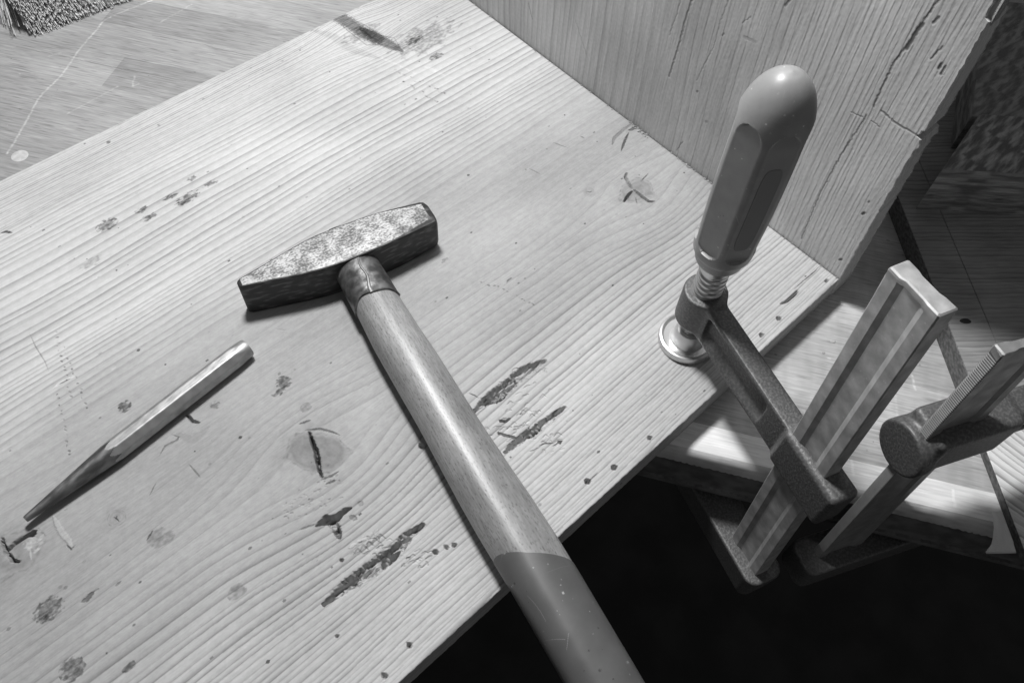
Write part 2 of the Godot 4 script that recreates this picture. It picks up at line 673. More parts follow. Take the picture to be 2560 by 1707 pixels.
func gouge(pts: Array, hw: float, depth: float, taper := true, rag := 0.5):
	# a crack, split or hole cut into the board's real surface; it keeps the wood's own colour
	var p := PackedVector2Array()
	var total := 0.0
	for a in pts:
		p.append(ground_px(a[0], a[1]))
	var acc := PackedFloat32Array([0.0])
	for i in p.size() - 1:
		total += p[i].distance_to(p[i + 1])
		acc.append(total)
	var lo := p[0]
	var hi := p[0]
	for a in p:
		lo = lo.min(a)
		hi = hi.max(a)
	var mg := hw * 1.6 + 1.0
	var i0 := maxi(int((lo.x - mg + BL) * PX), 0)
	var i1 := mini(int((hi.x + mg + BL) * PX), bw - 1)
	var j0 := maxi(int((lo.y - mg + BW) * PX), 0)
	var j1 := mini(int((hi.y + mg + BW) * PX), bhh - 1)
	for j in range(j0, j1 + 1):
		for i in range(i0, i1 + 1):
			var q := Vector2(i / PX - BL, j / PX - BW)
			var best := 1e9
			var at := 0.0
			for e in p.size() - 1:
				var ab := p[e + 1] - p[e]
				var t := clampf((q - p[e]).dot(ab) / maxf(ab.length_squared(), 1e-6), 0.0, 1.0)
				var dd := q.distance_to(p[e] + ab * t)
				if dd < best:
					best = dd
					at = (acc[e] + t * (acc[e + 1] - acc[e])) / maxf(total, 1e-6)
			var w := hw * (sqrt(maxf(sin(PI * clampf(at, 0.02, 0.98)), 0.0)) if taper else 1.0)
			w *= 1.0 + rag * wob.get_noise_2d(q.x * 1.3, q.y * 5.0)
			var f := clampf((w - best) / maxf(0.3, w * 0.38), 0.0, 1.0)
			if f <= 0.0:
				continue
			var id := j * bw + i
			var streak := 0.75 + 0.7 * wob.get_noise_2d(q.x * 0.3 + 50.0, (q.y - q.x * 0.02) * 4.0)
			bm[id] = maxf(bm[id] - depth * f * streak, -11.0)
			bh[id] = lerpf(bh[id], 0.0, f)

func blob(px: float, py: float, rx: float, rz: float, tone: float, thr := 0.0, fine := 2.2, bump := 0.15, seed_ := 1.0):
	# a rough resin or dirt patch: noise-edged flecks inside an ellipse
	var c := ground_px(px, py)
	for j in range(maxi(int((c.y - rz * 1.3 + BW) * PX), 0), mini(int((c.y + rz * 1.3 + BW) * PX), bhh - 1)):
		for i in range(maxi(int((c.x - rx * 1.3 + BL) * PX), 0), mini(int((c.x + rx * 1.3 + BL) * PX), bw - 1)):
			var q := Vector2(i / PX - BL, j / PX - BW)
			var e := ((q - c) / Vector2(rx, rz)).length()
			var n := wob.get_noise_2d(q.x * fine * 0.3 + seed_ * 31.0, q.y * fine * 0.55)
			var f := smoothstep(0.0, 0.5, 1.0 - e + n * 0.9 + thr + 0.22)
			if e > 1.3 or f <= 0.0:
				continue
			var id := j * bw + i
			var n2 := wob.get_noise_2d(q.x * 0.75 + 9.0, q.y * 1.1)
			ba[id] *= lerpf(1.0, tone * (1.0 + (1.0 - tone) * 1.3 * n2), f)
			bh[id] += f * bump * n2

func knot(px: float, py: float, rx: float, rz: float, tone: float, ang := 0.0):
	var c := ground_px(px, py)
	var r := maxf(rx, rz) * 1.7
	for j in range(maxi(int((c.y - r + BW) * PX), 0), mini(int((c.y + r + BW) * PX), bhh - 1)):
		for i in range(maxi(int((c.x - r + BL) * PX), 0), mini(int((c.x + r + BL) * PX), bw - 1)):
			var q := (Vector2(i / PX - BL, j / PX - BW) - c).rotated(ang)
			var e := (q / Vector2(rx, rz)).length() * (1.0 + 0.30 * wob.get_noise_2d(q.x * 0.22 + px, q.y * 0.22 + py))
			if e > 1.6:
				continue
			var id := j * bw + i
			var inside := 1.0 - smoothstep(0.72, 1.1, e)
			var ringy := 0.035 * sin(e * 15.0 + 3.0 * wob.get_noise_2d(q.x * 0.6, q.y * 0.6)) + 0.13 * wob.get_noise_2d(q.x * 0.35 + px, q.y * 0.35) + 0.05 * wob.get_noise_2d(q.x * 2.0, q.y * 2.0)
			var base := 0.63 * tone * (1.0 + ringy)
			ba[id] = lerpf(ba[id], base, inside * 0.8)
			bh[id] = lerpf(bh[id], 0.05, inside)
			ba[id] *= 1.0 - 0.07 * (1.0 - smoothstep(0.95, 1.6, e)) * smoothstep(0.9, 1.1, e)
			var rim := exp(-pow((e - 1.12) / 0.09, 2.0))
			ba[id] += rim * 0.025
			var rim2 := exp(-pow((e - 0.98) / 0.05, 2.0))
			ba[id] -= rim2 * 0.14 * maxf(0.0, 0.25 + wob.get_noise_2d(q.x * 0.8, q.y * 0.8 + px))

func build_board():
	bw = int(BL * PX)
	bhh = int(BW * PX)
	var n := bw * bhh
	ba.resize(n); bh.resize(n); bm.resize(n)
	# the grain's course: z bent around the knots
	var knots := [[1590, 478, 38.0, 28.0, 0.9], [790, 1130, 44.0, 32.0, 0.9], [288, 1293, 14.0, 10.0, 0.6], [20, 1390, 40.0, 26.0, 0.7], [900, 85, 26.0, 24.0, 0.55], [430, 1110, 26.0, 16.0, 0.5], [1473, 478, 12.0, 8.0, 0.4], [1130, 240, 40.0, 14.0, 0.22]]
	var cw := 116
	var ch := 96
	var warp := PackedFloat32Array()
	warp.resize(cw * ch)
	var kp := []
	for k in knots:
		var g := ground_px(k[0], k[1])
		kp.append([g, k[2], k[3], k[4]])
	var wn := noise(61, 1.0, 2)
	for j in ch:
		for i in cw:
			var x := (i + 0.5) / cw * BL - BL
			var z := (j + 0.5) / ch * BW - BW
			var v := z + 3.6 * wn.get_noise_2d(x * 0.0028, z * 0.008) + 0.6 * wn.get_noise_2d(x * 0.012 + 70.0, z * 0.02)
			# the grain drifts slightly across the board towards the upright
			v += 0.010 * (x + 230.0)
			for k in kp:
				var dx: float = (x - k[0].x) / k[1]
				var dz: float = (z - k[0].y) / k[2]
				v -= (z - k[0].y) * k[3] * exp(-dx * dx - dz * dz)
			warp[j * cw + i] = v
	var wi := Image.create_from_data(cw, ch, false, Image.FORMAT_RF, warp.to_byte_array())
	wi.resize(bw, bhh, Image.INTERPOLATE_CUBIC)
	var vp := wi.get_data().to_float32_array()
	var pith := -158.0
	var tables := ring_table(func(z):
		var a := absf(z - pith)
		var w := 4.6
		var amp := 0.21
		if z < pith:
			w = lerpf(9.5, 4.8, clampf(a / 70.0, 0, 1))
			if z < -315.0:
				w = lerpf(4.4, 1.7, clampf((-315.0 - z) / 35.0, 0, 1))
		else:
			w = lerpf(9.5, 4.3, clampf(a / 60.0, 0, 1))
			if z > -62.0:
				w = lerpf(4.0, 1.9, clampf((z + 62.0) / 40.0, 0, 1))
		amp *= clampf(0.12 + pow(a / 75.0, 1.5), 0.12, 1.0)
		return Vector2(w, amp), -420.0, 40.0, pith, 3)
	var tone: PackedFloat32Array = tables[0]
	var high: PackedFloat32Array = tables[1]
	var fib := noise_bytes(62, bw, bhh, bw / 16, bhh, 0.25, 3)
	var fle := noise_bytes(63, bw, bhh, bw / 3, bhh / 2, 0.16, 3)
	var blo := noise_bytes(64, bw, bhh, bw / 10, bhh / 6, 0.02, 3)
	var fine := noise_bytes(65, bw, bhh, bw / 2, bhh, 0.4, 2)
	var last := tone.size() - 1
	for q in n:
		var k := clampi(int((vp[q] + 420.0) * 20.0), 0, last)
		var a := fib[q] * 0.0039 - 0.5
		var b := fle[q] * 0.0039 - 0.5
		var hw := (vp[q] + 148.0) / 78.0
		ba[q] = (0.74 - 0.12 * exp(-hw * hw * hw * hw)) * tone[k] + a * 0.055 + b * 0.045 + (blo[q] * 0.0039 - 0.5) * 0.085 + (fine[q] * 0.0039 - 0.5) * 0.04
		bh[q] = high[k] * 1.1 + a * 0.10 + b * 0.05
	board_marks()
	# mesh: the visible part finely divided so that gouges and holes are real
	var xs := PackedFloat32Array()
	var x := -900.0
	while x < -BL - 1.0:
		xs.append(x)
		x += 44.0
	x = -BL
	while x < -0.4:
		xs.append(x)
		x += 0.6
	xs.append(0.0)
	var zs := PackedFloat32Array()
	zs.append(-BW)
	var z := -BW + 0.5
	while z < -0.6:
		zs.append(z)
		z += 0.6
	zs.append(-0.5)
	zs.append(0.0)
	var nx := xs.size()
	var nz := zs.size()
	var vv := PackedVector3Array()
	var uu := PackedVector2Array()
	vv.resize(nx * nz); uu.resize(nx * nz)
	for j in nz:
		for i in nx:
			var y := 0.0
			if j == 0 or j == nz - 1 or i == nx - 1:
				y = -0.5
			var px := xs[i]
			var pz := zs[j]
			if j == nz - 1:
				pz -= 0.25 + 0.25 * wob.get_noise_1d(px * 0.7)
			if j == 0:
				pz += 0.4 * wob.get_noise_1d(px * 0.3 + 40.0)
			if px > -24.0:
				px += -0.0262 * pz * (px + 24.0) / 24.0
			if px >= -BL:
				var id := clampi(int((pz + BW) * PX), 0, bhh - 1) * bw + clampi(int((px + BL) * PX), 0, bw - 1)
				y += bm[id]
			vv[j * nx + i] = Vector3(px, y, pz) * 0.001
			uu[j * nx + i] = Vector2(1.0 - absf(1.0 - absf((px + BL) / BL)) if px < -BL else minf((px + BL) / BL, 0.9985), (pz + BW) / BW)
	var nn := PackedVector3Array()
	nn.resize(nx * nz)
	var ii := PackedInt32Array()
	for j in nz:
		for i in nx:
			var l := vv[j * nx + maxi(i - 1, 0)]
			var r := vv[j * nx + mini(i + 1, nx - 1)]
			var u := vv[maxi(j - 1, 0) * nx + i]
			var d := vv[mini(j + 1, nz - 1) * nx + i]
			nn[j * nx + i] = (d - u).cross(r - l).normalized()
			if i < nx - 1 and j < nz - 1:
				var a := j * nx + i
				ii.append(a); ii.append(a + 1); ii.append(a + nx + 1)
				ii.append(a); ii.append(a + nx + 1); ii.append(a + nx)
	var root = thing("spruce_board", "wide old spruce board with knots and wormholes lying under the hammer", "board")
	var m := std(1.0, 0.72)
	m.metallic_specular = 0.35
	m.albedo_texture = gray_tex(ba, bw, bhh)
	relief(m, gray_tex(bh, bw, bhh, false), 1.0)
	m.texture_repeat = true
	part("top_face", arrays(vv, nn, uu, ii), m, root)
	# sides, end and underside
	var mb := MB.new()
	for s in 2:
		for i in nx - 1:
			var a := vv[(nz - 1) * nx + i] * 1000.0 if s == 0 else vv[i] * 1000.0
			var b := vv[(nz - 1) * nx + i + 1] * 1000.0 if s == 0 else vv[i + 1] * 1000.0
			var a2 := Vector3(a.x, -BT, a.z)
			var b2 := Vector3(b.x, -BT, b.z)
			var ua := Vector2(fposmod(a.x / BL, 1.0), 0.93)
			var ub := Vector2(ua.x + (b.x - a.x) / BL, 0.93)
			var dv := Vector2(0, 0.047)
			if s == 0:
				mb.quad(a, a2, b2, b, ua, ua + dv, ub + dv, ub)
			else:
				mb.quad(b, b2, a2, a, ub, ub + dv, ua + dv, ua)
	for j in nz - 1:
		for s in 2:
			var c := nx - 1 if s == 0 else 0
			var a := vv[j * nx + c] * 1000.0
			var b := vv[(j + 1) * nx + c] * 1000.0
			if s == 1:
				var sw := a
				a = b
				b = sw
			mb.quad(b, Vector3(b.x, -BT, b.z), Vector3(a.x, -BT, a.z), a, Vector2(0.3, 0.3), Vector2(0.32, 0.3), Vector2(0.32, 0.31), Vector2(0.3, 0.31))
	mb.quad(Vector3(-900, -BT, -BW), Vector3(0.0262 * BW, -BT, -BW), Vector3(0, -BT, -0.3), Vector3(-900, -BT, -0.3), Vector2(0, 0), Vector2(1, 0), Vector2(1, 1), Vector2(0, 1))
	part("edge_faces", finish(mb, 30.0, false), m, root)

func board_marks():
	# knots
	knot(1590, 478, 12.0, 9.5, 0.82)
	knot(1473, 478, 3.2, 2.8, 0.93)
	knot(790, 1130, 11.0, 15.5, 0.75, 0.6)
	knot(288, 1293, 4.0, 4.0, 0.88)
	knot(20, 1390, 15.0, 10.0, 0.84)
	# the long dark knot that runs out over the far edge
	stroke([[830, 34], [860, 50], [900, 76], [940, 98]], 6.4, 0.56, 0.15, false, 0.5)
	stroke([[900, 70], [950, 100], [1004, 127]], 6.0, 0.6, 0.15, true, 0.5)
	stroke([[780, 75], [830, 90], [880, 125], [950, 145]], 4.5, 0.92, 0.1, true, 0.6)
	stroke([[840, 52], [880, 86], [915, 112], [960, 112], [1000, 125]], 0.7, 0.82, 0.2)
	stroke([[860, 38], [910, 62], [950, 88], [985, 95], [1003, 125]], 0.6, 0.82, 0.2)
	stroke([[885, 70], [910, 78], [925, 92], [950, 105]], 1.0, 0.75, 0.2)
	stroke([[790, 62], [810, 55], [830, 48]], 2.2, 0.92, 0.1)
	blob(905, 85, 14.0, 7.0, 0.85, -0.1, 1.0, 0.2, 3.0)
	blob(1060, 95, 26.0, 13.0, 0.84, -0.15, 0.9, 0.1, 4.0)
	blob(1035, 100, 6.0, 3.0, 0.66, 0.0, 2.0, 0.2, 5.0)
	blob(1090, 140, 5.0, 2.5, 0.7, 0.0, 2.0, 0.2, 6.0)
	stroke([[1060, 165], [1110, 188]], 2.0, 1.05, -0.1)
	stroke([[920, 130], [960, 148], [990, 160], [1040, 185]], 1.2, 1.05, -0.2)
	# cracks in the knots
	gouge([[1580, 472], [1570, 456], [1563, 442], [1568, 430]], 0.74, 5.4, true, 0.2)
	gouge([[1583, 474], [1600, 487], [1622, 504], [1637, 503]], 0.81, 5.4, true, 0.2)
	gouge([[1582, 475], [1570, 488], [1559, 505]], 0.81, 5.4, true, 0.2)
	stroke([[1600, 455], [1621, 432]], 0.4, 0.5, 0.4)
	stroke([[1588, 492], [1592, 510]], 0.35, 0.5, 0.3)
	stroke([[1464, 478], [1473, 480], [1482, 477]], 0.35, 0.5, 0.3)
	gouge([[772, 1080], [778, 1102], [788, 1128], [793, 1152], [797, 1175], [804, 1194]], 1.05, 9.0, true, 0.3)
	stroke([[280, 1292], [288, 1296], [297, 1305]], 0.4, 0.45, 0.4)
	stroke([[288, 1296], [290, 1288]], 0.35, 0.5, 0.3)
	gouge([[0, 1387], [15, 1377], [35, 1358], [60, 1342], [88, 1325]], 0.85, 6.0, true, 0.3)
	gouge([[15, 1378], [5, 1360], [3, 1345]], 0.7, 5.0)
	gouge([[15, 1380], [28, 1400], [48, 1405]], 0.7, 5.0)
	gouge([[70, 1340], [86, 1328]], 2.0, 3.5)
	stroke([[72, 1372], [75, 1400]], 0.6, 1.2, -0.1)
	blob(80, 1352, 4.0, 5.0, 1.16, -0.1, 2.0, 0.3, 7.0)
	# ragged grain under the big knot
	for a in [[[760, 1075], [800, 1072], [830, 1080], [850, 1088]], [[800, 1200], [825, 1190], [845, 1178]], [[812, 1210], [838, 1200]], [[745, 1060], [775, 1050]]]:
		stroke(a, 0.7, 0.62, 0.35)
	for i in 46:
		var bx := 700.0 + rng.randf() * 150.0
		var by := 1290.0 - (bx - 700.0) * 0.45 + rng.randf_range(-45, 25)
		stroke([[bx, by], [bx + rng.randf_range(4, 12), by - rng.randf_range(1, 5)]], 0.55, rng.randf_range(0.78, 1.1), rng.randf_range(0.1, 0.35))
	gouge([[462, 1034], [478, 1052], [497, 1057]], 0.8, 4.5, true, 0.2)
	stroke([[395, 1140], [410, 1115], [440, 1100], [444, 1092], [425, 1085]], 0.6, 0.72, 0.3)
	stroke([[440, 1085], [480, 1100], [520, 1068]], 2.6, 0.93, 0.1)
	stroke([[370, 1240], [388, 1206]], 0.4, 0.7, 0.3)
	stroke([[363, 1352], [380, 1325]], 0.5, 0.5, 0.4)
	blob(400, 1345, 5.0, 4.0, 0.86, 0.1, 0.8, 0.05, 8.0)
	blob(590, 1480, 3.5, 3.0, 0.84, 0.1, 1.0, 0.05, 9.0)
	# resin and dirt
	blob(265, 562, 5.2, 3.6, 0.7, 0.1, 2.6, 0.3, 11.0)
	blob(352, 524, 3.6, 2.2, 0.62, -0.15, 2.2, 0.25, 12.0)
	blob(372, 542, 5.0, 2.0, 0.64, -0.2, 2.2, 0.25, 13.0)
	blob(423, 492, 4.5, 1.8, 0.64, -0.2, 2.2, 0.25, 14.0)
	blob(466, 495, 7.0, 3.4, 0.62, -0.15, 2.2, 0.25, 15.0)
	blob(455, 508, 4.0, 2.2, 0.68, -0.2, 2.2, 0.25, 16.0)
	blob(525, 458, 6.0, 2.4, 0.72, -0.3, 2.0, 0.2, 17.0)
	blob(480, 445, 4.0, 2.0, 0.74, -0.3, 2.0, 0.2, 18.0)
	blob(708, 955, 3.4, 3.4, 0.66, 0.1, 2.8, 0.3, 19.0)
	blob(695, 980, 3.6, 1.8, 0.66, -0.1, 2.6, 0.3, 20.0)
	blob(763, 1018, 2.4, 2.2, 0.88, 0.3, 1.0, 0.1, 21.0)
	blob(308, 1016, 3.0, 2.8, 0.6, 0.0, 2.8, 0.3, 22.0)
	blob(535, 1013, 2.4, 2.0, 0.8, -0.1, 2.6, 0.3, 23.0)
	blob(120, 1522, 5.4, 4.4, 0.72, 0.05, 2.6, 0.35, 24.0)
	blob(110, 1542, 3.0, 1.6, 0.72, 0.0, 2.6, 0.3, 25.0)
	blob(225, 656, 6.0, 3.0, 0.88, -0.1, 1.6, 0.1, 26.0)
	blob(178, 1672, 4.2, 4.2, 0.72, 0.2, 2.4, 0.4, 27.0)
	blob(320, 1666, 2.4, 1.4, 0.66, 0.2, 2.0, 0.1, 28.0)
	blob(1270, 700, 2.2, 1.0, 0.7, -0.2, 2.0, 0.1, 29.0)
	blob(1110, 650, 3.0, 1.2, 0.8, -0.3, 2.0, 0.1, 30.0)
	stroke([[0, 582], [14, 579], [28, 582]], 1.0, 0.4, 0.2)
	stroke([[200, 1505], [215, 1497], [232, 1478]], 1.3, 0.62, 0.5)
	stroke([[232, 1478], [245, 1470]], 0.5, 0.8, 0.3)
	stroke([[285, 1466], [300, 1452]], 0.6, 0.8, 0.4)
	# long gouges split open along the grain
	gouge([[1180, 1034], [1215, 1000], [1262, 968], [1312, 925], [1362, 902]], 3.3, 5.1, true, 0.5)
	gouge([[1205, 1004], [1242, 985], [1300, 945]], 1.2, 4.1, true, 0.6)
	gouge([[1215, 1006], [1240, 999], [1262, 988]], 1.9, 9.0, true, 0.3)
	gouge([[1260, 1132], [1300, 1098], [1340, 1072], [1380, 1042], [1412, 1018]], 2.3, 4.7, true, 0.5)
	gouge([[1312, 1096], [1333, 1080], [1350, 1064]], 1.9, 9.0, true, 0.3)
	stroke([[1378, 1035], [1393, 1023]], 0.6, 0.6, 0.5)
	gouge([[808, 1512], [860, 1468], [920, 1428], [975, 1388], [1020, 1340], [1056, 1312]], 3.4, 5.6, true, 0.5)
	gouge([[955, 1415], [975, 1392], [995, 1378]], 2.6, 11.4, true, 0.4)
	gouge([[820, 1498], [900, 1440]], 1.0, 2.5, true, 0.6)
	# star-shaped hole
	gouge([[790, 1315], [815, 1296], [838, 1296], [862, 1276], [875, 1270]], 1.7, 6.6, true, 0.5)
	gouge([[800, 1310], [825, 1302], [838, 1318], [848, 1345]], 1.9, 5.6, true, 0.5)
	stroke([[836, 1322], [850, 1344]], 1.7, 0.7, 0.5)
	stroke([[871, 1290], [890, 1298]], 1.5, 0.78, 0.4)
	stroke([[893, 1255], [905, 1262]], 1.6, 0.86, 0.3)
	stroke([[745, 1325], [790, 1308]], 0.6, 0.7, 0.3)
	# torn and blistered wood around the gouges
	for g in [[1320, 950, 60.0], [1300, 1010, 50.0], [1290, 1060, 50.0], [1360, 1110, 45.0], [920, 1370, 50.0], [1030, 1400, 40.0], [1240, 1090, 40.0]]:
		for i in 16:
			var sx: float = g[0] + rng.randf_range(-g[2], g[2])
			var sy: float = g[1] + rng.randf_range(-g[2], g[2]) * 0.55
			var lx := rng.randf_range(6, 24)
			stroke([[sx, sy], [sx + lx * 0.5, sy - lx * 0.3 + rng.randf_range(-5, 5)], [sx + lx, sy - lx * 0.45 + rng.randf_range(-4, 8)]], rng.randf_range(0.35, 0.8), rng.randf_range(0.94, 1.06), rng.randf_range(0.25, 0.6))
	gouge([[1245, 1050], [1262, 1054], [1275, 1047]], 0.65, 4.0)
	gouge([[1240, 1080], [1265, 1090], [1295, 1096]], 0.65, 4.0)
	stroke([[1345, 1115], [1360, 1108], [1385, 1108]], 0.5, 0.5, 0.5)
	stroke([[1170, 982], [1185, 988], [1195, 995]], 0.4, 0.5, 0.5)
	for k in 5:
		stroke([[880 + k * 16, 1388 - k * 8], [892 + k * 14, 1372 - k * 9], [905 + k * 15, 1384 - k * 9]], 0.6, 0.84, 0.35)
		stroke([[870 + k * 16, 1370 - k * 8], [886 + k * 14, 1358 - k * 9]], 1.0, 1.06, -0.3)
	# small holes near the front edge
	for h in [[1088, 1380, 1.4], [1114, 1368, 1.3], [1135, 1362, 0.9], [1468, 1204, 1.6], [1535, 1169, 1.4], [1624, 1095, 1.3], [1905, 838, 1.3], [1948, 796, 1.2], [1022, 1614, 1.3], [960, 1690, 1.5], [1052, 1115, 1.8], [852, 1400, 0.8], [1399, 1105, 0.8], [268, 356, 1.0], [2067, 702, 0.9], [840, 1590, 0.6]]:
		gouge([[h[0] - 4, h[1] + 3], [h[0] + 4, h[1] - 3]], h[2], 4.5, true, 0.4)
	stroke([[1468, 1204], [1495, 1180]], 0.35, 0.55, 0.3)
	# splits near the upright
	gouge([[1953, 760], [1968, 752], [1985, 738], [1999, 724]], 0.85, 5.0, true, 0.2)
	stroke([[1985, 722], [2010, 700], [2032, 682], [2050, 664]], 0.4, 0.5, 0.5)
	stroke([[1577, 310], [1556, 325], [1535, 345], [1530, 362]], 1.3, 0.8, 0.5)
	stroke([[1572, 330], [1562, 350], [1552, 378]], 0.9, 0.5, 0.5)
	stroke([[1570, 325], [1590, 322]], 1.2, 0.6, 0.4)
	# bite marks and scratches
	for c in [[130, 830, 175, 1000, 14], [155, 870, 218, 1030, 13], [140, 985, 172, 1150, 13], [1195, 705, 1275, 730, 7], [1290, 742, 1340, 760, 5], [985, 175, 1120, 235, 18], [1000, 200, 1100, 260, 14]]:
		for i in c[4]:
			var t: float = float(i) / c[4]
			var sx: float = lerpf(c[0], c[2], t) + rng.randf_range(-4, 4)
			var sy: float = lerpf(c[1], c[3], t) + rng.randf_range(-4, 4)
			stroke([[sx, sy], [sx + rng.randf_range(3, 9), sy + rng.randf_range(-1, 6)]], rng.randf_range(0.35, 0.7), rng.randf_range(0.68, 1.0), 0.35)
	stroke([[70, 830], [85, 865], [110, 905], [120, 930]], 0.4, 0.8, 0.3)
	stroke([[130, 970], [150, 955], [185, 940]], 1.0, 1.14, -0.2)
	stroke([[140, 963], [175, 945]], 0.5, 0.6, 0.4)
	stroke([[130, 1290], [150, 1330], [170, 1352], [178, 1372]], 1.6, 1.08, -0.3)
	stroke([[163, 1362], [175, 1374], [185, 1362]], 0.5, 0.75, 0.4)
	for s in [[[1320, 420], [1350, 435]], [[1450, 340], [1460, 345]], [[1380, 355], [1420, 370]], [[470, 1160], [500, 1195]], [[683, 821], [715, 826]], [[405, 965], [440, 942]], [[275, 925], [290, 915]]]:
		stroke(s, 0.5, rng.randf_range(0.62, 1.15), 0.2)
	for i in 190:
		var c := Vector2(rng.randf_range(-445.0, -2.0), rng.randf_range(-377.0, -2.0))
		var r := rng.randf_range(0.25, 0.7)
		var tn := rng.randf_range(0.45, 0.95)
		for j in range(-3, 4):
			for k in range(-3, 4):
				var xx := int((c.x + BL) * PX) + k
				var yy := int((c.y + BW) * PX) + j
				if xx >= 0 and yy >= 0 and xx < bw and yy < bhh and Vector2(k * 0.7, j).length() < r * PX:
					ba[yy * bw + xx] *= tn

# ------------------------------------------------------------------ the upright board
func upright_edge(y: float) -> float:
	var e := -4.6 * y / 176.0 + 0.6 * wob.get_noise_1d(y * 0.5) + 0.3 * wob.get_noise_1d(y * 2.0)
	if y > 97.0 and y < 104.0:
		e += 1.4 - 0.4 * absf(y - 100.5)
	if y > 104.0 and y < 109.0:
		e -= 2.6 - 0.3 * (y - 104.0)
	if y > 166.0:
		e -= 2.2
	return e

func build_upright():
	var root = thing("upright_board", "rough-sawn spruce board standing upright on edge at the end of the knotty board", "board")
	root.rotation.y = -atan(0.0262)
	root.position.x = 0.0008
	var w := 900
	var h := 620
	var k := 2.4     # px per mm: z from -370, y from -20
	var f := PackedFloat32Array()
	var g := PackedFloat32Array()
	f.resize(w * h); g.resize(w * h)
	var tables := ring_table(func(p):
		if p < -190.0:
			return Vector2(4.6, 0.13)
		if p < -90.0:
			return Vector2(7.5, 0.08)
		return Vector2(lerpf(5.0, 2.6, clampf((p + 90.0) / 80.0, 0, 1)), 0.07), -400.0, 40.0, -150.0, 9)
	var tone: PackedFloat32Array = tables[0]
	var high: PackedFloat32Array = tables[1]
	var fib := noise_bytes(72, w, h, w, h / 14, 0.25, 3)
	var blo := noise_bytes(73, w, h, w / 5, h / 8, 0.03, 3)
	var fine := noise_bytes(74, w, h, w / 2, h / 2, 0.3, 3)
	var wn := noise(75, 1.0, 2)
	for j in h:
		for i in w:
			var q := j * w + i
			var z := i / k - 370.0
			var y := j / k - 20.0
			var v := z + 3.0 * wn.get_noise_2d(z * 0.006, y * 0.004) + y * 0.03
			var c := clampi(int((v + 400.0) * 20.0), 0, tone.size() - 1)
			f[q] = (0.69 + 0.10 * smoothstep(-120.0, -20.0, v)) * tone[c] + (fib[q] / 255.0 - 0.5) * 0.06 + (blo[q] / 255.0 - 0.5) * 0.10 + (fine[q] / 255.0 - 0.5) * 0.05
			g[q] = high[c] * 1.2 + (fib[q] / 255.0 - 0.5) * 0.18 + (fine[q] / 255.0 - 0.5) * 0.08
	# cracks, dents
	var cuts := [
		[[[2000, 600], [2050, 480], [2100, 390], [2165, 290]], 0.6, 0.45, 0.5], [[[2180, 270], [2230, 160], [2265, 118], [2310, 50], [2345, 0]], 0.7, 0.42, 0.6], [[[2262, 125], [2290, 80], [2305, 62]], 1.3, 0.4, 0.7],
		[[[2125, 285], [2155, 298]], 0.4, 0.5, 0.5], [[[2175, 305], [2198, 322]], 0.4, 0.5, 0.5], [[[2200, 280], [2235, 310], [2300, 345]], 0.7, 0.6, 0.6],
		[[[1660, 200], [1685, 120], [1700, 60], [1720, 0]], 0.9, 0.62, 0.7], [[[1660, 95], [1680, 40], [1690, 0]], 0.5, 0.6, 0.5], [[[1730, 210], [1775, 120], [1790, 60], [1812, 0]], 0.5, 0.65, 0.4], [[[1955, 20], [1970, 0]], 1.0, 0.5, 0.6],
		[[[1845, 65], [1868, 48]], 0.4, 0.6, 0.4], [[[1795, 98], [1800, 90]], 0.6, 0.5, 0.4], [[[2330, 62], [2345, 45]], 0.8, 0.55, 0.6], [[[2345, 175], [2352, 160]], 0.8, 0.35, 0.8], [[[2350, 190], [2364, 165]], 0.7, 0.45, 0.7], [[[2325, 150], [2355, 118]], 0.6, 0.5, 0.6],
		[[[2154, 538], [2160, 534]], 1.1, 0.3, 0.9], [[[2170, 508], [2173, 506]], 0.7, 0.4, 0.6], [[[2097, 652], [2103, 650]], 1.0, 0.35, 0.8], [[[1731, 237], [1733, 235]], 1.1, 0.6, 0.3], [[[1755, 313], [1758, 311]], 1.3, 0.75, 0.2], [[[1682, 384], [1697, 360]], 0.4, 0.4, 0.5],
		[[[1850, 100], [1880, 112]], 1.6, 0.8, 0.1], [[[1420, 60], [1450, 150]], 0.5, 0.7, 0.3], [[[1300, 20], [1310, 60]], 0.6, 0.6, 0.3]]
	for c in cuts:
		var p := PackedVector2Array()
		for a in c[0]:
			var d: Vector3 = CAM_RIGHT * (a[0] - 1280.0) + CAM_DOWN * (a[1] - 853.5) + CAM_FWD * 2000.0
			var t: float = -CAM.x / d.x
			var hit: Vector3 = (CAM + d * t) * 1000.0
			p.append(Vector2(hit.z, hit.y))
		for e in p.size() - 1:
			var steps := int(p[e].distance_to(p[e + 1]) * k) + 2
			for s in steps:
				var q := p[e].lerp(p[e + 1], float(s) / steps)
				q.x += 0.5 * wob.get_noise_1d(q.y * 1.4)
				var r: float = c[1] * 0.6 * k * (1.0 + 0.4 * wob.get_noise_1d(q.y * 3.0))
				for dy in range(-int(r) - 1, int(r) + 2):
					for dx in range(-int(r) - 1, int(r) + 2):
						var x := int((q.x + 370.0) * k) + dx
						var y := int((q.y + 20.0) * k) + dy
						var fall := clampf(r + 0.5 - Vector2(dx, dy).length(), 0.0, 1.0) * 0.6
						if fall > 0.0 and x >= 0 and y >= 0 and x < w and y < h:
							f[y * w + x] = lerpf(f[y * w + x], 0.66 * minf(c[2] + 0.15, 1.0), fall)
							g[y * w + x] = lerpf(g[y * w + x], -0.6 * c[3], fall)
	var m := std(1.0, 0.62)
	m.albedo_texture = gray_tex(f, w, h)
	relief(m, gray_tex(g, w, h, false), 1.0)
	var th := 16.0
	var mb := MB.new()
	var ys := PackedFloat32Array()
	var y := -BT + 0.2
	while y < 190.0:
		ys.append(y)
		y += 0.9
	ys.append(300.0)
	ys.append(580.0)
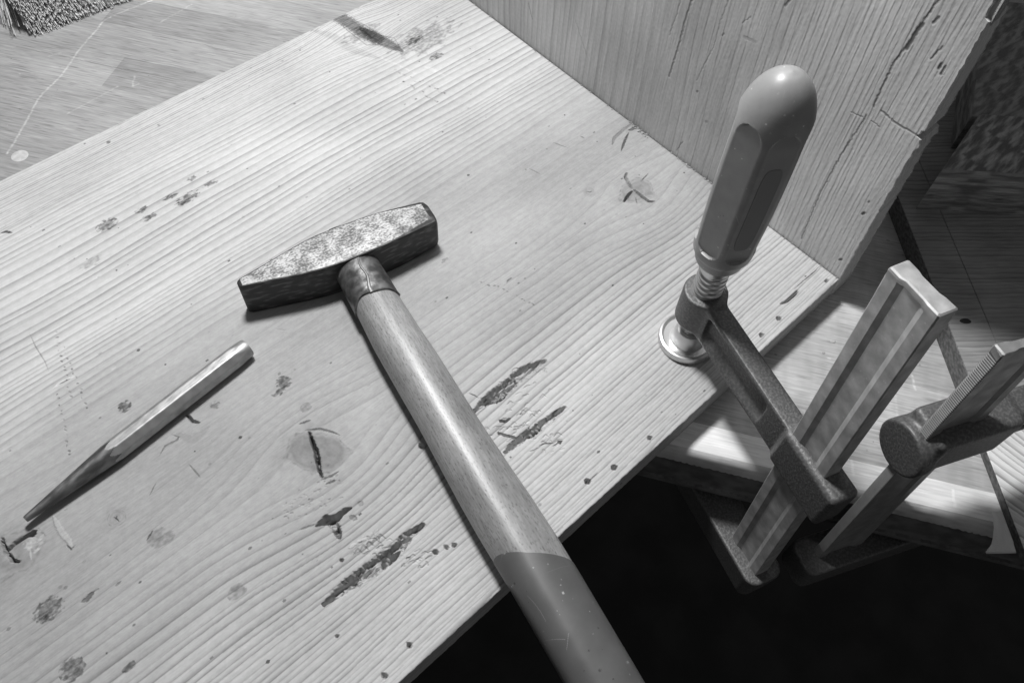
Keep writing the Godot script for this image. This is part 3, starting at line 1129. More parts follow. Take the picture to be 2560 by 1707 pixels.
	var uvf := func(z, yy): return Vector2((z + 370.0) * k / w, (yy + 20.0) * k / h)
	var cols := PackedFloat32Array([-520.0, -370.0, -100.0, -30.0, -8.0])
	for j in ys.size() - 1:
		var y0 := ys[j]
		var y1 := ys[j + 1]
		var e0 := upright_edge(y0)
		var e1 := upright_edge(y1)
		var c0 := cols.duplicate()
		c0.append(e0 - 0.5)
		c0.append(e0)
		var c1 := cols.duplicate()
		c1.append(e1 - 0.5)
		c1.append(e1)
		for i in c0.size() - 1:
			var x0 := 0.0
			var x1 := 0.5 if i == c0.size() - 2 else 0.0
			mb.quad(Vector3(x0, y0, c0[i]), Vector3(x1, y0, c0[i + 1]), Vector3(x1, y1, c1[i + 1]), Vector3(x0, y1, c1[i]), uvf.call(c0[i], y0), uvf.call(c0[i + 1], y0), uvf.call(c1[i + 1], y1), uvf.call(c1[i], y1))
			mb.quad(Vector3(th, y0, c0[i + 1]), Vector3(th, y0, c0[i]), Vector3(th, y1, c1[i]), Vector3(th, y1, c1[i + 1]), uvf.call(c0[i + 1], y0), uvf.call(c0[i], y0), uvf.call(c1[i], y1), uvf.call(c1[i + 1], y1))
		mb.quad(Vector3(0.5, y0, e0), Vector3(th, y0, e0 - 0.4), Vector3(th, y1, e1 - 0.4), Vector3(0.5, y1, e1), uvf.call(-60.0, y0), uvf.call(-44.0, y0), uvf.call(-44.0, y1), uvf.call(-60.0, y1))
		mb.quad(Vector3(th, y0, -520), Vector3(0, y0, -520), Vector3(0, y1, -520), Vector3(th, y1, -520), uvf.call(-60.0, y0), uvf.call(-44.0, y0), uvf.call(-44.0, y1), uvf.call(-60.0, y1))
	for e in 2:
		var yy := ys[0] if e == 0 else ys[ys.size() - 1]
		var ez := upright_edge(yy)
		if e == 0:
			mb.quad(Vector3(0, yy, -520), Vector3(th, yy, -520), Vector3(th, yy, ez), Vector3(0, yy, ez), Vector2(0, 0), Vector2(0.05, 0), Vector2(0.05, 0.5), Vector2(0, 0.5))
		else:
			mb.quad(Vector3(0, yy, ez), Vector3(th, yy, ez), Vector3(th, yy, -520), Vector3(0, yy, -520), Vector2(0, 0), Vector2(0.05, 0), Vector2(0.05, 0.5), Vector2(0, 0.5))
	part("panel", finish(mb, 25.0, false), m, root)
	# a loose splinter along the upper edge
	var sp := MB.new()
	var rings := []
	for s in [[164.0, 0.3], [168.0, 1.3], [180.0, 1.5], [196.0, 1.0], [206.0, 0.2]]:
		var r := PackedVector3Array()
		for a in 6:
			r.append(Vector3(2.0 + 1.2 * s[1] * cos(TAU * a / 6.0), s[0], -3.6 - (s[0] - 166.0) * 0.02 + s[1] * sin(TAU * a / 6.0)))
		rings.append(r)
	loft(sp, rings)
	part("splinter", finish(sp), m, root)

# ------------------------------------------------------------------ things at the right
func weathered(seed_: int, lo: float, hi: float, mm: float) -> StandardMaterial3D:
	var m := std(1.0, 0.85)
	m.albedo_texture = speckle_tex(seed_, 256, lo, hi, 0.02, 0.55, 0.3, 4, 1)
	relief(m, speckle_tex(seed_ + 1, 256, 0.0, 1.0, 0.05, 0.5, 0.4, 4, 1), 0.5)
	tri_map(m, mm)
	return m

func plan_slab(corners: Array, y0: float, y1: float, b := 0.6, uvf = null) -> ArrayMesh:
	# an upright prism over plan corners (x, z), its edges chamfered
	var c := Vector2.ZERO
	for p in corners:
		c += p
	c /= corners.size()
	var rings := []
	for e in [[y0, 0.0], [y1 - b, 0.0], [y1, b]]:
		var r := PackedVector3Array()
		for p in corners:
			var q: Vector2 = p - (p - c).normalized() * e[1]
			r.append(Vector3(q.x, e[0], q.y))
		rings.append(r)
	var mb := MB.new()
	loft(mb, rings)
	if uvf != null:
		for i in mb.v.size():
			mb.uv[i] = uvf.call(mb.v[i])
	return finish(mb, 20.0)

func grain_material(seed_: int, lo: float, hi: float, sp: float, amp: float, curve: float) -> StandardMaterial3D:
	# a small flat-sawn board: rings across v, optionally bowed
	var w := 640
	var f := PackedFloat32Array()
	var g := PackedFloat32Array()
	f.resize(w * w); g.resize(w * w)
	var tables := ring_table(func(_p): return Vector2(sp, amp), -150.0, 350.0, -140.0, seed_)
	var tone: PackedFloat32Array = tables[0]
	var high: PackedFloat32Array = tables[1]
	var fib := noise_bytes(seed_ + 1, w, w, w / 12, w, 0.25, 3)
	var blo := noise_bytes(seed_ + 2, w, w, w / 6, w / 6, 0.04, 3)
	for j in w:
		for i in w:
			var q := j * w + i
			var a := i / 3.2
			var b := j / 3.2
			var v := b + curve * (a - 100.0) * (a - 100.0) * 0.004 + 2.0 * wob.get_noise_2d(a * 0.03, b * 0.03)
			var c := clampi(int((v + 150.0) * 20.0), 0, tone.size() - 1)
			var mid := lerpf(lo, hi, 0.5 + 0.5 * wob.get_noise_2d(a * 0.05 + 40.0, b * 0.3))
			f[q] = mid * tone[c] + (fib[q] / 255.0 - 0.5) * 0.10 + (blo[q] / 255.0 - 0.5) * 0.08
			g[q] = high[c] * 1.5 + (fib[q] / 255.0 - 0.5) * 0.12
	var m := std(1.0, 0.65)
	m.albedo_texture = gray_tex(f, w, w)
	relief(m, gray_tex(g, w, w, false), 1.0)
	m.texture_repeat = true
	return m

func build_right_side():
	var ed := Vector2(-0.656, 0.755)     # along the left edges of the two side boards
	var en := Vector2(0.755, 0.656)
	var e0 := Vector2(23.1, 60.3)
	# thick plank with a scribed line
	var root = thing("side_plank", "thick weathered plank with splintered end lying on the bench behind the upright board", "plank")
	var pm := grain_material(83, 0.56, 0.66, 3.4, 0.16, 0.0)
	var uvp := func(p: Vector3):
		var q := Vector2(p.x, p.z) - e0
		return Vector2(q.dot(en) / 200.0 + 0.02, (q.dot(ed) + 130.0) / 200.0 + p.y * 0.004)
	var a := e0 - ed * 190.0
	var b := e0 + ed * 44.0
	part("plank_end_strip", plan_slab([a, b, b + en * 23.0, a + en * 23.0], -BT + 0.05, -4.0, 0.5, uvp), pm, root)
	part("plank_body", plan_slab([a + en * 23.5, b + en * 23.5, b + en * 260.0, a + en * 260.0], -BT + 0.05, -4.1, 0.4, uvp), pm, root)
	var em := std(1.0, 0.9)
	em.albedo_texture = speckle_tex(87, 256, 0.32, 0.48, 0.04, 0.55, 0.3)
	tri_map(em, 30.0)
	part("end_grain", plan_slab([a - en * 0.5, b - en * 0.5, b, a], -BT + 0.1, -4.6, 0.1), em, root, "dark splintered end grain")
	var kn := MB.new()
	# knot hole in the plank
	var kc := Vector2(33.3, 64.5)
	var rings := []
	for e in [[-4.05, 2.0], [-3.92, 1.7]]:
		var r := PackedVector3Array()
		for i in 12:
			var an := TAU * i / 12.0
			var rr: float = e[1] * (1.0 + 0.3 * wob.get_noise_1d(i * 3.0))
			r.append(Vector3(kc.x + rr * 1.8 * cos(an) * en.x + rr * sin(an) * ed.x, e[0], kc.y + rr * 1.8 * cos(an) * en.y + rr * sin(an) * ed.y))
		rings.append(r)
	loft(kn, rings)
	part("knot", finish(kn), std(0.16, 0.9), root)
	# thin pale board beyond it, overhanging the bench front
	var thin = thing("thin_board", "thin pale board with bold curved grain projecting over the bench front", "board")
	var tm := grain_material(91, 0.91, 0.95, 4.2, 0.30, 1.0)
	var uvt := func(p: Vector3):
		var q := (Vector2(p.x, p.z) - e0).rotated(-0.72)
		return Vector2(q.dot(en) / 200.0 + 0.1, q.dot(ed) / 200.0 + p.y * 0.004)
	var c := e0 + ed * 44.6
	var d := e0 + ed * 190.0
	part("panel", plan_slab([c, d, d + en * 220.0, c + en * 220.0], -BT + 0.05, -12.6, 0.3, uvt), tm, thin)
	part("cut_edge", plan_slab([c - en * 0.4, d - en * 0.4, d, c], -BT + 0.1, -13.0, 0.1), em, thin, "dark sawn edge")
	# curled strip of masking tape over the board's edge
	var tape = thing("paper_strip", "small curled strip of white paper hanging over the bench front beside the thin board", "paper")
	var tp := MB.new()
	var prof := [[Vector2(2480, 1281), Vector2(2506, 1277), -11.4], [Vector2(2484, 1295), Vector2(2514, 1300), -11.6], [Vector2(2487, 1318), Vector2(2524, 1326), -12.0], [Vector2(2484, 1345), Vector2(2533, 1350), -12.6], [Vector2(2480, 1362), Vector2(2538, 1368), -13.4], [Vector2(2466, 1380), Vector2(2542, 1380), -14.4], [Vector2(2468, 1384), Vector2(2542, 1383), -16.0]]
	for i in prof.size() - 1:
		for s in 8:
			var u0 := s / 8.0
			var u1 := (s + 1) / 8.0
			var q := []
			for e in [[i, u0], [i, u1], [i + 1, u1], [i + 1, u0]]:
				var pr: Array = prof[e[0]]
				var yy: float = pr[2] - 3.0 * pow(1.0 - e[1], 3.0) + 0.5 * wob.get_noise_2d(e[0] * 2.0, e[1] * 6.0)
				var pp: Vector2 = (pr[0] as Vector2).lerp(pr[1], e[1])
				var gxy := ground_px(pp.x, pp.y, yy)
				q.append(Vector3(gxy.x, yy, gxy.y))
			var off := Vector3(0.12, -0.25, -0.1)
			mb_quad(tp, q[0], q[3], q[2], q[1])
			mb_quad(tp, q[1] + off, q[2] + off, q[3] + off, q[0] + off)
	var tpm := std(0.86, 0.75)
	relief(tpm, speckle_tex(95, 128, 0.0, 1.0, 0.08, 0.5, 0.4), 0.15)
	tri_map(tpm, 12.0)
	part("sheet", finish(tp, 60.0, false), tpm, tape)
	# weathered blocks in the shade behind the upright
	var bl = thing("timber_block", "dark weathered timber block with pale paint spatter standing on the side plank", "block")
	var bmx := weathered(97, 0.46, 0.76, 30.0)
	var f0 := Vector2(86.8, -1.1)
	var fd := Vector2(0.70, 0.71)
	part("front_course", plan_slab([f0, f0 + fd * 150.0, f0 + fd * 150.0 + Vector2(60, -10), f0 + Vector2(62, -10)], -4.0, 30.0, 1.6), bmx, bl)
	var bl2 = thing("timber_block", "low dark timber offcut lying behind the paint-spattered block", "block")
	var b0 := f0 + Vector2(66, -14)
	part("slab", plan_slab([b0, b0 + fd * 150.0, b0 + fd * 150.0 + Vector2(120, -60), b0 + Vector2(120, -60)], -4.0, 22.0, 1.6), weathered(99, 0.46, 0.66, 34.0), bl2)

func mb_quad(mb: MB, a, b, c, d):
	mb.quad(a, b, c, d, Vector2(0, 0), Vector2(1, 0), Vector2(1, 1), Vector2(0, 1))

# ------------------------------------------------------------------ hammer
func build_hammer():
	var root = thing("hammer", "cross-peen hammer with scuffed steel head and varnished handle with dark painted grip", "hammer")
	root.position = Vector3(-0.2056, 0, -0.1885)
	root.rotation.y = -atan2(0.229, 0.973)
	# local: x along the head (peen at -60, face at +51), z along the handle, mm
	var mb := MB.new()
	var rings := []
	# x, near side z, far side z, bottom, top
	for s in [[-60.6, 0.6, -2.6, 1.2, 22.6], [-60.0, 1.4, -3.4, 0.5, 23.3], [-58.5, 2.1, -4.0, 0.1, 23.8], [-44.0, 5.4, -6.9, 0.0, 24.0], [-30.0, 8.6, -10.0, 0.0, 24.0], [-20.0, 10.5, -12.0, 0.0, 24.0], [-13.0, 11.2, -12.9, 0.0, 24.0], [0.0, 11.5, -13.2, 0.0, 24.0], [12.0, 11.2, -13.0, 0.0, 24.0], [24.0, 10.5, -12.2, 0.0, 24.0], [36.0, 9.6, -11.2, 0.1, 23.9], [47.5, 8.6, -10.2, 0.2, 23.8], [49.6, 8.0, -9.6, 0.7, 23.3], [50.9, 6.6, -8.2, 1.9, 22.1]]:
		var ch := 0.9 + 2.6 * smoothstep(24.0, 48.0, s[0])
		ch = minf(ch, (s[1] - s[2]) * 0.22)
		var zc := 0.3
		var r := PackedVector3Array()
		for p in [Vector2(s[1] - ch, s[4]), Vector2(s[1] - ch * 0.3, s[4] - ch * 0.3), Vector2(s[1], s[4] - ch), Vector2(s[1], s[3] + ch), Vector2(s[1] - ch * 0.3, s[3] + ch * 0.3), Vector2(s[1] - ch, s[3]), Vector2(s[2] + ch, s[3]), Vector2(s[2] + ch * 0.3, s[3] + ch * 0.3), Vector2(s[2], s[3] + ch), Vector2(s[2], s[4] - ch), Vector2(s[2] + ch * 0.3, s[4] - ch * 0.3), Vector2(s[2] + ch, s[4])]:
			r.append(Vector3(s[0], p.y, p.x + zc))
		rings.append(r)
	loft(mb, rings)
	var cheek := MB.new()
	var rest := MB.new()
	for i in mb.v.size() / 3:
		var nrm := (mb.v[i * 3 + 1] - mb.v[i * 3]).cross(mb.v[i * 3 + 2] - mb.v[i * 3]).normalized()
		var to := cheek if absf(nrm.y) > 0.985 and mb.v[i * 3].y > 12.0 else rest
		to.tri(mb.v[i * 3], mb.v[i * 3 + 1], mb.v[i * 3 + 2], mb.uv[i * 3], mb.uv[i * 3 + 1], mb.uv[i * 3 + 2])
	var hm := std(1.0, 1.0, 0.85)
	var sz := 512
	var hf := PackedFloat32Array()
	var hr0 := PackedFloat32Array()
	var hz := PackedFloat32Array()
	hf.resize(sz * sz); hr0.resize(sz * sz); hz.resize(sz * sz)
	var n1 := noise_bytes(101, sz, sz, sz / 4, sz, 0.22, 4)
	var n2 := noise_bytes(102, sz, sz, sz, sz, 0.14, 4)
	var n3 := noise_bytes(103, sz, sz, sz / 4, sz / 4, 0.07, 4)
	for i in sz * sz:
		var v := (n1[i] * 0.5 + n2[i] * 0.5 + n3[i] * 0.35) / 255.0 / 1.35
		var k := smoothstep(0.32, 0.62, v)
		hf[i] = lerpf(0.36, 0.56, k) * (0.9 + 0.25 * n3[i] / 255.0)
		hr0[i] = lerpf(0.60, 0.48, k)
		hz[i] = v
	hm.albedo_texture = gray_tex(hf, sz, sz)
	hm.roughness_texture = gray_tex(hr0, sz, sz)
	hm.roughness_texture_channel = BaseMaterial3D.TEXTURE_CHANNEL_RED
	relief(hm, gray_tex(hz, sz, sz, false), 0.16)
	for i in cheek.v.size():
		cheek.uv[i] = Vector2((cheek.v[i].x + 64.0) / 120.0, (cheek.v[i].z + 60.0) / 120.0)
	var dm := std(1.0, 0.5, 0.55)
	dm.albedo_texture = speckle_tex(104, 512, 0.24, 0.38, 0.03, 0.66, 0.2, 3, 1)
	relief(dm, speckle_tex(105, 512, 0.0, 1.0, 0.02, 0.6, 0.4, 3, 1), 0.06)
	tri_map(dm, 60.0)
	var hd = part("head", finish(rest, 30.0), dm, root, "dark forged sides of the steel hammer head")
	part("cheek", finish(cheek, 30.0, false), hm, hd, "scuffed bright cheek of the hammer head")
	# handle: oval, half widths along its run
	var wood := std(1.0, 0.42)
	var wt := 256
	var f := PackedFloat32Array()
	f.resize(wt * 1024)
	var fl := noise_bytes(111, wt, 1024, wt, 64, 0.22, 3)
	var fl2 := noise_bytes(112, wt, 1024, wt, 128, 0.5, 2)
	var blo := noise_bytes(113, wt, 1024, wt / 4, 32, 0.06, 3)
	for i in wt * 1024:
		var v := 0.52 + (fl[i] / 255.0 - 0.5) * 0.12 + (blo[i] / 255.0 - 0.5) * 0.14
		if fl2[i] > 165:
			v -= (fl2[i] - 165) / 255.0 * 0.7
		f[i] = v
	wood.albedo_texture = gray_tex(f, wt, 1024)
	relief(wood, gray_tex(f, wt, 1024, false), 0.3)
	wood.clearcoat_enabled = true
	wood.clearcoat = 0.3
	wood.clearcoat_roughness = 0.34
	wood.uv1_scale = Vector3(1, 1, 1)
	var grip := std(1.0, 0.42)
	grip.albedo_texture = worn_tex(115, 512, 0.345, 0.05, 130, 26, 0.4)
	tri_map(grip, 90.0)
	for which in 2:
		var hb := MB.new()
		var hr := []
		var s := 34.0
		var n := 48
		var s_end := 214.0 if which == 0 else 322.0
		if which == 1:
			s = 180.0
		while s <= s_end:
			var r := PackedVector3Array()
			for k in n:
				var a := TAU * k / n
				var ss := s
				if which == 1:
					# the dip line of the paint runs obliquely round the handle
					var off := cos(a) * 15.0
					ss = maxf(s, 197.0 + 0.62 * off - 3.0 * maxf(sin(a), 0.0)) if s < 214.0 else s
				else:
					ss = s
				r.append(handle_point(ss, a, 0.22 if which == 1 else 0.0))
			hr.append(r)
			s += 4.0 if s < 300.0 else 2.0
		loft(hb, hr, true, 1.0 / 170.0)
		part("handle" if which == 0 else "painted_grip", finish(hb, 60.0), wood if which == 0 else grip, root, "varnished ash-coloured handle" if which == 0 else "dark painted handle grip with pale specks")
	# sheet-metal sleeve with a crimped seam
	var sb := MB.new()
	var sr := []
	for e in [[9.0, 0.7], [30.0, 0.7], [35.2, 0.75], [36.4, 1.0], [36.8, 0.5], [36.8, -1.0]]:
		var r := PackedVector3Array()
		for k in 48:
			var a := TAU * k / 48
			r.append(handle_point(e[0] + (1.4 * sin(a * 2.0 + 0.7) + 0.5 * sin(a * 5.0) if e[0] > 20.0 else 0.0), a, e[1]))
		sr.append(r)
	loft(sb, sr)
	var sm := std(1.0, 0.45, 0.7)
	sm.albedo_texture = speckle_tex(121, 256, 0.30, 0.52, 0.02, 0.5, 0.35)
	relief(sm, speckle_tex(122, 256, 0.0, 1.0, 0.012, 0.5, 0.45), 0.22)
	tri_map(sm, 40.0)
	var sleeve = part("sleeve", finish(sb, 45.0), sm, root, "dull metal sleeve between head and handle")
	var seam := MB.new()
	var srr := []
	for i in 22:
		var t := i / 21.0
		var p := handle_point(lerpf(12.5, 36.0, t), PI / 2 - 0.10 + 0.18 * t + 0.05 * sin(t * 9.0), 0.75)
		var w := lerpf(0.5, 1.4, pow(t, 2.0)) * (1.0 + 0.35 * wob.get_noise_1d(t * 60.0))
		var r := PackedVector3Array()
		for k in 8:
			r.append(p + Vector3(w * cos(TAU * k / 8.0), 0.42 * sin(TAU * k / 8.0), 0))
		srr.append(r)
	loft(seam, srr)
	part("seam", finish(seam, 60.0), std(0.5, 0.42, 0.7), sleeve)
	# the handle's end and wedge, showing beyond the far side of the head
	var wb := MB.new()
	var wr := []
	for e in [[-12.0, 1.0], [-15.0, 1.0], [-15.8, 0.85]]:
		var r := PackedVector3Array()
		for k in 20:
			var a := TAU * k / 20
			r.append(Vector3(9.5 * e[1] * cos(a) * (1.0 + 0.1 * wob.get_noise_1d(k * 5.0)) - 1.0, 12.0 + 9.6 * e[1] * sin(a), e[0] + 0.6 * wob.get_noise_1d(k * 7.0 + 3.0)))
		wr.append(r)
	loft(wb, wr)
	part("handle_end", finish(wb), std(0.30, 0.9), root)

func handle_point(s: float, a: float, grow: float) -> Vector3:
	# left and right half widths (x) and half height (y) of the handle at the distance s from the head
	var l := [[9, 11.6], [38, 12.3], [62, 13.2], [85, 13.0], [111, 12.6], [133, 12.9], [156, 13.2], [174, 13.0], [190, 12.4], [205, 11.8], [245, 11.2], [300, 11.5], [312, 10.6], [320, 6.0], [322, 0.5]]
	var r := [[9, 11.6], [39, 12.2], [60, 12.8], [81, 13.9], [105, 14.4], [127, 14.9], [149, 15.9], [172, 17.2], [192, 17.8], [207, 17.8], [250, 17.4], [300, 16.5], [312, 14.6], [320, 8.0], [322, 0.5]]
	var h := [[9, 10.2], [40, 10.2], [80, 10.8], [130, 11.2], [190, 11.8], [300, 11.8], [312, 10.4], [320, 6.0], [322, 0.5]]
	var wx: float = curve(r, s) if cos(a) > 0.0 else curve(l, s)
	return Vector3((wx + grow) * cos(a), 12.3 + (curve(h, s) + grow) * sin(a), s)

func curve(t: Array, s: float) -> float:
	for i in t.size() - 1:
		if s <= t[i + 1][0]:
			var k := clampf((s - t[i][0]) / (t[i + 1][0] - t[i][0]), 0.0, 1.0)
			k = lerpf(k, k * k * (3.0 - 2.0 * k), 0.3)
			return lerpf(t[i][1], t[i + 1][1], k)
	return t[t.size() - 1][1]

# ------------------------------------------------------------------ punch
func build_punch():
	var root = thing("centre_punch", "steel eight-sided tapered punch lying alone on the knotty board", "punch")
	var a := Vector2(-403.0, -166.5)
	var b := Vector2(-278.0, -179.4)
	var mb := MB.new()
	var rings := []
	var n := 96
	var s := 0.0
	var len := a.distance_to(b)
	var ap := 5.35
	while s <= len + 0.01:
		var cone := 1.6 + s * 0.087
		if s < 0.6:
			cone = 1.5 + s * 0.4
		if s > 112.0:
			cone = minf(cone, 6.1 - (s - 112.0) * 0.085)
		if s > len - 1.0:
			cone -= (s - len + 1.0) * 0.5
		var r := PackedVector3Array()
		for k in n:
			var th := TAU * k / n
			var m8 := fposmod(th + PI / 8.0, PI / 4.0) - PI / 8.0
			var oct := minf(ap / cos(m8), ap * 1.062)
			var rr := minf(cone, oct)
			r.append(Vector3(s, ap + rr * sin(th), rr * cos(th)))
		rings.append(r)
		s += 0.3 if s > 36.0 and s < 56.0 else (1.0 if s < 60.0 or s > 108.0 else 4.0)
	loft(mb, rings)
	var m := std(1.0, 0.34, 0.72)
	m.albedo_texture = speckle_tex(131, 256, 0.58, 0.67, 0.016, 0.5, 0.4, 1, 1)
	m.roughness = 1.0
	m.roughness_texture = speckle_tex(132, 256, 0.42, 0.52, 0.03, 0.5, 0.4, 4, 1)
	m.roughness_texture_channel = BaseMaterial3D.TEXTURE_CHANNEL_RED
	relief(m, speckle_tex(133, 256, 0.0, 1.0, 0.05, 0.5, 0.4, 4, 1), 0.05)
	tri_map(m, 40.0)
	var tipm := std(1.0, 0.5, 0.7)
	tipm.albedo_texture = speckle_tex(134, 256, 0.34, 0.52, 0.03, 0.55, 0.3, 3, 1)
	relief(tipm, speckle_tex(135, 256, 0.0, 1.0, 0.05, 0.5, 0.4, 3, 1), 0.1)
	tri_map(tipm, 40.0)
	var body := MB.new()
	var tip := MB.new()
	for i in mb.v.size() / 3:
		var c := (mb.v[i * 3] + mb.v[i * 3 + 1] + mb.v[i * 3 + 2]) / 3.0
		var m8 := fposmod(atan2(c.y - ap, c.z) + PI / 8.0, PI / 4.0) - PI / 8.0
		var to := tip if c.x < 60.0 and 1.6 + c.x * 0.087 < ap / cos(m8) + 0.05 * wob.get_noise_2d(c.x, c.z * 3.0) else body
		to.tri(mb.v[i * 3], mb.v[i * 3 + 1], mb.v[i * 3 + 2], Vector2.ZERO, Vector2.ZERO, Vector2.ZERO)
	part("shank", finish(body, 24.0), m, root, "bright eight-sided steel shank")
	part("point", finish(tip, 24.0), tipm, root, "dull dark tapered point")
	root.position = Vector3(a.x, 0.0, a.y) * 0.001
	root.rotation.y = -atan2(b.y - a.y, b.x - a.x)

# ------------------------------------------------------------------ clamps
func arm_sdf(p: Vector3) -> float:
	# clamp arm: x along the arm from the screw, y up, z sideways
	var body := rbox(p, Vector3(56, 33, 0), Vector3(60, 12.3, 5.5), 1.2)
	# recess on each side: upright web, then a slope down to the lower rail
	var az := absf(p.z)
	var u0 := absf(p.x - 39.0) - 26.0
	var cut := smax(1.3 - az, p.y - 42.0, 0.8)
	cut = smax(cut, (28.6 - 1.25 * (az - 1.3) - p.y) * 0.62, 0.8)
	cut = smax(cut, u0, 3.0)
	body = smax(body, -cut, 0.8)
	var hub := maxf(Vector2(p.x, p.z).length() - 11.2, absf(p.y - 34.4) - 11.4)
	hub = smax(Vector2(p.x, p.z).length() - 11.2, absf(p.y - 34.4) - 11.4, 1.2)
	var d := smin(body, hub, 3.0)
	var end := rbox(p, Vector3(99, 32.8, 0.6), Vector3(18.5, 12.8, 7.3), 2.4)
	return smin(d, end, 2.5)

func jaw_sdf(p: Vector3) -> float:
	# fixed lower jaw: rounded plan, chamfered edge
	var q := Vector2(absf(p.x - 60.0) - 59.0 + 6.0, absf(p.z - 1.0) - 10.5 + 6.0)
	var plan := Vector2(maxf(q.x, 0), maxf(q.y, 0)).length() + minf(maxf(q.x, q.y), 0.0) - 6.0
	return smax(plan + 0.12 * maxf(p.y + 78.0, -12.0) * -0.6, absf(p.y + 78.0) - 12.0, 1.6)

func i_bar(bot: Vector3, top: Vector3, wdir: Vector3, w: float, th: float, groove: float, teeth: float) -> ArrayMesh:
	# a profiled bar: bot and top are the axis ends (mm); wdir along its width
	var ax := (top - bot).normalized()
	var tdir := wdir.cross(ax).normalized()
	var wd := ax.cross(tdir).normalized()
	var hw := w / 2.0
	var ht := th / 2.0
	var ga := hw - 5.2
	var gi := ga - 2.4
	var prof := [Vector2(-hw, -ht + 0.5), Vector2(-hw + 0.5, -ht), Vector2(-ga, -ht), Vector2(-gi, -ht + groove), Vector2(gi, -ht + groove), Vector2(ga, -ht), Vector2(hw - 0.5, -ht), Vector2(hw, -ht + 0.5), Vector2(hw, ht - 0.5), Vector2(hw - 0.5, ht), Vector2(ga, ht), Vector2(gi, ht - groove), Vector2(-gi, ht - groove), Vector2(-ga, ht), Vector2(-hw + 0.5, ht), Vector2(-hw, ht - 0.5)]
	var rings := []
	var L := bot.distance_to(top)
	var s := 0.0
	var step := 0.6 if teeth > 0.0 else L / 14.0
	var i := 0
	while s < L - 5.0:
		var r := PackedVector3Array()
		for p in prof:
			var x: float = p.x
			if teeth > 0.0 and x < -hw + 0.1 and i % 2 == 0 and s > 8.0:
				x += teeth
			r.append(bot + ax * s + wd * x + tdir * p.y)
		rings.append(r)
		s += step
		i += 1
	# the end upset by hammer blows
	for e in [[L - 4.6, 1.0, 1.0], [L - 3.4, 1.0, 1.02], [L - 2.6, 1.01, 1.04], [L - 1.4, 1.02, 1.07], [L - 0.5, 1.0, 1.02], [L, 0.95, 0.86]]:
		var r := PackedVector3Array()
		for k in prof.size():
			var p: Vector2 = prof[k]
			var q := Vector2(p.x, p.y)
			if e[0] > L - 3.0:
				q.y = signf(p.y) * maxf(absf(p.y), ht - 0.6)
			q = Vector2(q.x * e[1], q.y * e[2]) * (1.0 + 0.025 * wob.get_noise_2d(k * 4.0, e[0]))
			r.append(bot + ax * (e[0] + 0.4 * wob.get_noise_1d(k * 3.0)) + wd * q.x + tdir * q.y)
		rings.append(r)
	var mb := MB.new()
	loft(mb, rings)
	return finish(mb, 22.0)

func place_arm(o: Node3D, at: Vector2, dir: Vector2, y := 0.0):
	# local x -> dir in plan
	o.position = Vector3(at.x, y, at.y) * 0.001
	o.rotation.y = -atan2(dir.y, dir.x)

func screw_mesh(r: float, y0: float, y1: float, plain: float, pitch: float) -> ArrayMesh:
	var mb := MB.new()
	var rings := []
	var y := y0
	var n := 40
	while y <= y1:
		var ring := PackedVector3Array()
		for k in n:
			var a := TAU * k / n
			var ph := fposmod(y / pitch - a / TAU, 1.0)
			var dip := smoothstep(0.25, 0.5, ph) * (1.0 - smoothstep(0.75, 1.0, ph)) * 0.95
			if y > plain:
				dip = 0.0
			ring.append(Vector3((r - dip) * cos(a), y, (r - dip) * sin(a)))
		rings.append(ring)
		y += 0.3 if y < plain + 1.0 else 1.0
	loft(mb, rings)
	return finish(mb, 50.0)

func clamp_radius(y: float) -> float:
	if y < 81.0:
		return curve([[71.0, 9.0], [71.4, 10.8], [73.0, 11.5], [77.0, 12.2], [78.4, 12.8], [79.2, 13.6], [81.0, 13.86]], y)
	if y < 150.0:
		return 15.3 - 1.5 * pow((y - 130.0) / 50.0, 2.0)
	return maxf(15.06 * sqrt(maxf(1.0 - pow((y - 150.0) / 28.0, 2.2), 0.0)), 0.05)

func clamp_handle_mesh() -> ArrayMesh:
	# plastic handle: a swelling grip with six long flats whose ends are rounded
	var rings := []
	var n := 168
	var y := 71.0
	while y <= 178.01:
		var r := PackedVector3Array()
		var base := clamp_radius(y)
		for k in n:
			var a := TAU * k / n
			var rr := base
			var sector := fposmod(a - 0.58, TAU / 6.0) - TAU / 12.0
			# half width of a flat at this height, closing to a round end
			var hwid := 0.455
			var top := clampf((160.0 - y) / 8.0, 0.0, 1.0)
			var bot := clampf((y - 84.0) / 4.0, 0.0, 1.0)
			hwid *= sqrt(maxf(1.0 - pow(1.0 - top, 2.0), 0.0)) * sqrt(maxf(1.0 - pow(1.0 - bot, 2.0), 0.0))
			var inside := smoothstep(0.0, 0.06, hwid - absf(sector))
			rr = lerpf(rr, minf(rr - 0.25, (base - 1.5) / cos(sector)), inside)
			r.append(Vector3(rr * cos(a), y, rr * sin(a)))
		rings.append(r)
		y += 0.5
	var mb := MB.new()
	loft(mb, rings)
	return finish(mb, 28.0)

